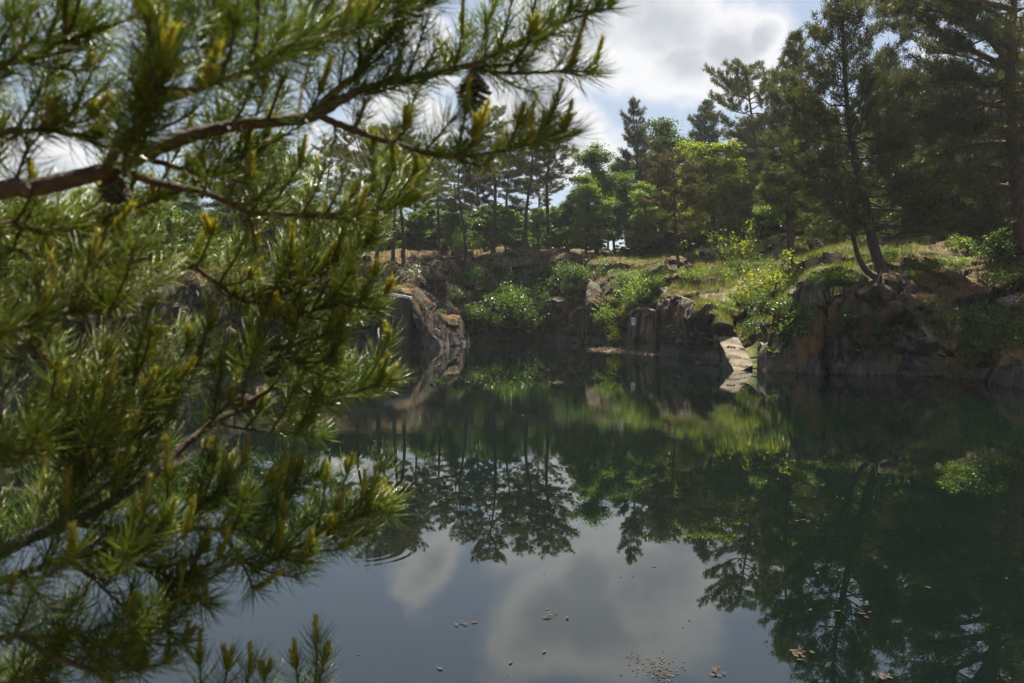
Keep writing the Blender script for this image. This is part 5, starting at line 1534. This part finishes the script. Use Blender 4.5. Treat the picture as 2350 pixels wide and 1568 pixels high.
# ------------------------------------------------------------------ thin summer haze under the canopy
hz = MB(); x0, x1, y0, y1, z0, z1 = -330, 330, -60, 330, -3, 24
hz.add([(x0, y0, z0), (x1, y0, z0), (x1, y1, z0), (x0, y1, z0), (x0, y0, z1), (x1, y0, z1), (x1, y1, z1), (x0, y1, z1)], [(0, 3, 2, 1), (4, 5, 6, 7), (0, 1, 5, 4), (1, 2, 6, 5), (2, 3, 7, 6), (3, 0, 4, 7)])
hm = bpy.data.materials.new('haze'); hm.use_nodes = True; hm.node_tree.nodes.clear()
pv = hm.node_tree.nodes.new('ShaderNodeVolumePrincipled'); pv.inputs['Color'].default_value = (.9, .93, .97, 1); pv.inputs['Density'].default_value = .0003; pv.inputs['Anisotropy'].default_value = .3
ho = hm.node_tree.nodes.new('ShaderNodeOutputMaterial'); hm.node_tree.links.new(pv.outputs[0], ho.inputs['Volume'])
haze = hz.build('haze', hm, smooth=False); tag(haze, 'thin pale summer haze over the pond and among the far trees', 'haze', kind='stuff')

# ------------------------------------------------------------------ sun, sky, look
SUN_EL, SUN_AZ = R(60), R(17)           # azimuth from straight ahead, minus = to the left
S = Vector((math.sin(SUN_AZ) * math.cos(SUN_EL), math.cos(SUN_AZ) * math.cos(SUN_EL), math.sin(SUN_EL)))
sd = bpy.data.lights.new('sun', 'SUN')
sd.energy = 5.0; sd.angle = R(.53); sd.color = (1.0, .93, .8)
so = bpy.data.objects.new('sun', sd); COL.objects.link(so)
so.rotation_euler = S.to_track_quat('Z', 'Y').to_euler()

wd = bpy.data.worlds.new('World'); sc.world = wd
wd.use_nodes = True
t = wd.node_tree; t.nodes.clear()
N = lambda k, **kw: mknode(t, k, kw)
L = t.links.new
sky = N('ShaderNodeTexSky', sky_type='NISHITA', sun_disc=False)
sky.sun_elevation = SUN_EL; sky.sun_rotation = SUN_AZ
sky.air_density = 1.0; sky.dust_density = .7; sky.ozone_density = 2.0
tc = N('ShaderNodeTexCoord')
gen = tc.outputs['Generated']
nz = N('ShaderNodeTexNoise', _Scale=5.5, _Detail=8.0, _Roughness=.56)
mpw = N('ShaderNodeMapping', _Scale=(1, 1, 1.5)); L(gen, mpw.inputs[0]); L(mpw.outputs[0], nz.inputs['Vector'])
nb_ = N('ShaderNodeTexNoise', _Scale=2.1, _Detail=4.0, _Roughness=.5)
mp2 = N('ShaderNodeMapping', _Location=(3.1, 1.7, .4)); L(gen, mp2.inputs[0]); L(mp2.outputs[0], nb_.inputs['Vector'])
wrp = N('ShaderNodeTexNoise', _Scale=3.2, _Detail=5.0, _Roughness=.6); L(gen, wrp.inputs['Vector'])
wv_ = N('ShaderNodeVectorMath', operation='SUBTRACT'); L(wrp.outputs[1], wv_.inputs[0]); wv_.inputs[1].default_value = (.5, .5, .5)
wd2 = N('ShaderNodeVectorMath', operation='MULTIPLY_ADD'); L(wv_.outputs[0], wd2.inputs[0]); wd2.inputs[1].default_value = (.2, .2, .2); L(gen, wd2.inputs[2])
# separate cloud banks, each a soft-edged region of sky directions
mask = None
for px, py, r in [(1520, 60, .13), (1640, 90, .12), (1380, 40, .1), (1300, -40, .11), (1400, -60, .1), (1560, 150, .09), (1740, 70, .06), (1330, 330, .09), (1200, 190, .1), (960, 100, .06), (900, 330, .09), (80, 400, .12), (2180, 120, .05)]:
    c = unit(ray(px, py))
    vm = N('ShaderNodeVectorMath', operation='DISTANCE'); L(wd2.outputs[0], vm.inputs[0]); vm.inputs[1].default_value = tuple(c)
    mr = N('ShaderNodeMapRange'); L(vm.outputs['Value'], mr.inputs[0])
    mr.inputs[1].default_value = 0; mr.inputs[2].default_value = r * 1.12; mr.inputs[3].default_value = 1; mr.inputs[4].default_value = 0
    mask = mr.outputs[0] if mask is None else math_(N, L, 'MAXIMUM', mask, mr.outputs[0])
dn = math_(N, L, 'MULTIPLY_ADD', nz.outputs[0], 1.5); dn.node.inputs[2].default_value = -.75
den = math_(N, L, 'ADD', math_(N, L, 'MULTIPLY', mask, 1.25), dn)
cr_ = N('ShaderNodeMapRange', interpolation_type='SMOOTHSTEP'); L(den, cr_.inputs[0])
cr_.inputs[1].default_value = .24; cr_.inputs[2].default_value = .72
# thick parts are grey underneath, thin edges bright
gr = N('ShaderNodeMapRange', interpolation_type='SMOOTHSTEP'); L(den, gr.inputs[0])
gr.inputs[1].default_value = .62; gr.inputs[2].default_value = 1.15
ccol = mix(N, L, gr.outputs[0], (7.2, 7.1, 7.0), (4.3, 4.5, 4.8))
veil = mix(N, L, .55, sky.outputs[0], (3.9, 4.2, 4.6))
col = mix(N, L, math_(N, L, 'MULTIPLY', cr_.outputs[0], .88), veil, ccol)
bg = N('ShaderNodeBackground', _Strength=.05); L(col, bg.inputs[0])
ow = N('ShaderNodeOutputWorld'); L(bg.outputs[0], ow.inputs[0])

sc.view_settings.view_transform = 'Standard'
sc.view_settings.look = 'None'
sc.view_settings.exposure = 1.5
sc.view_settings.gamma = 1.0
sc.render.engine = 'CYCLES'
cy = sc.cycles
cy.volume_bounces = 0; cy.max_bounces = 7; cy.diffuse_bounces = 3; cy.glossy_bounces = 3; cy.transmission_bounces = 4; cy.transparent_max_bounces = 8
cy.caustics_reflective = False; cy.caustics_refractive = False
cy.use_denoising = True
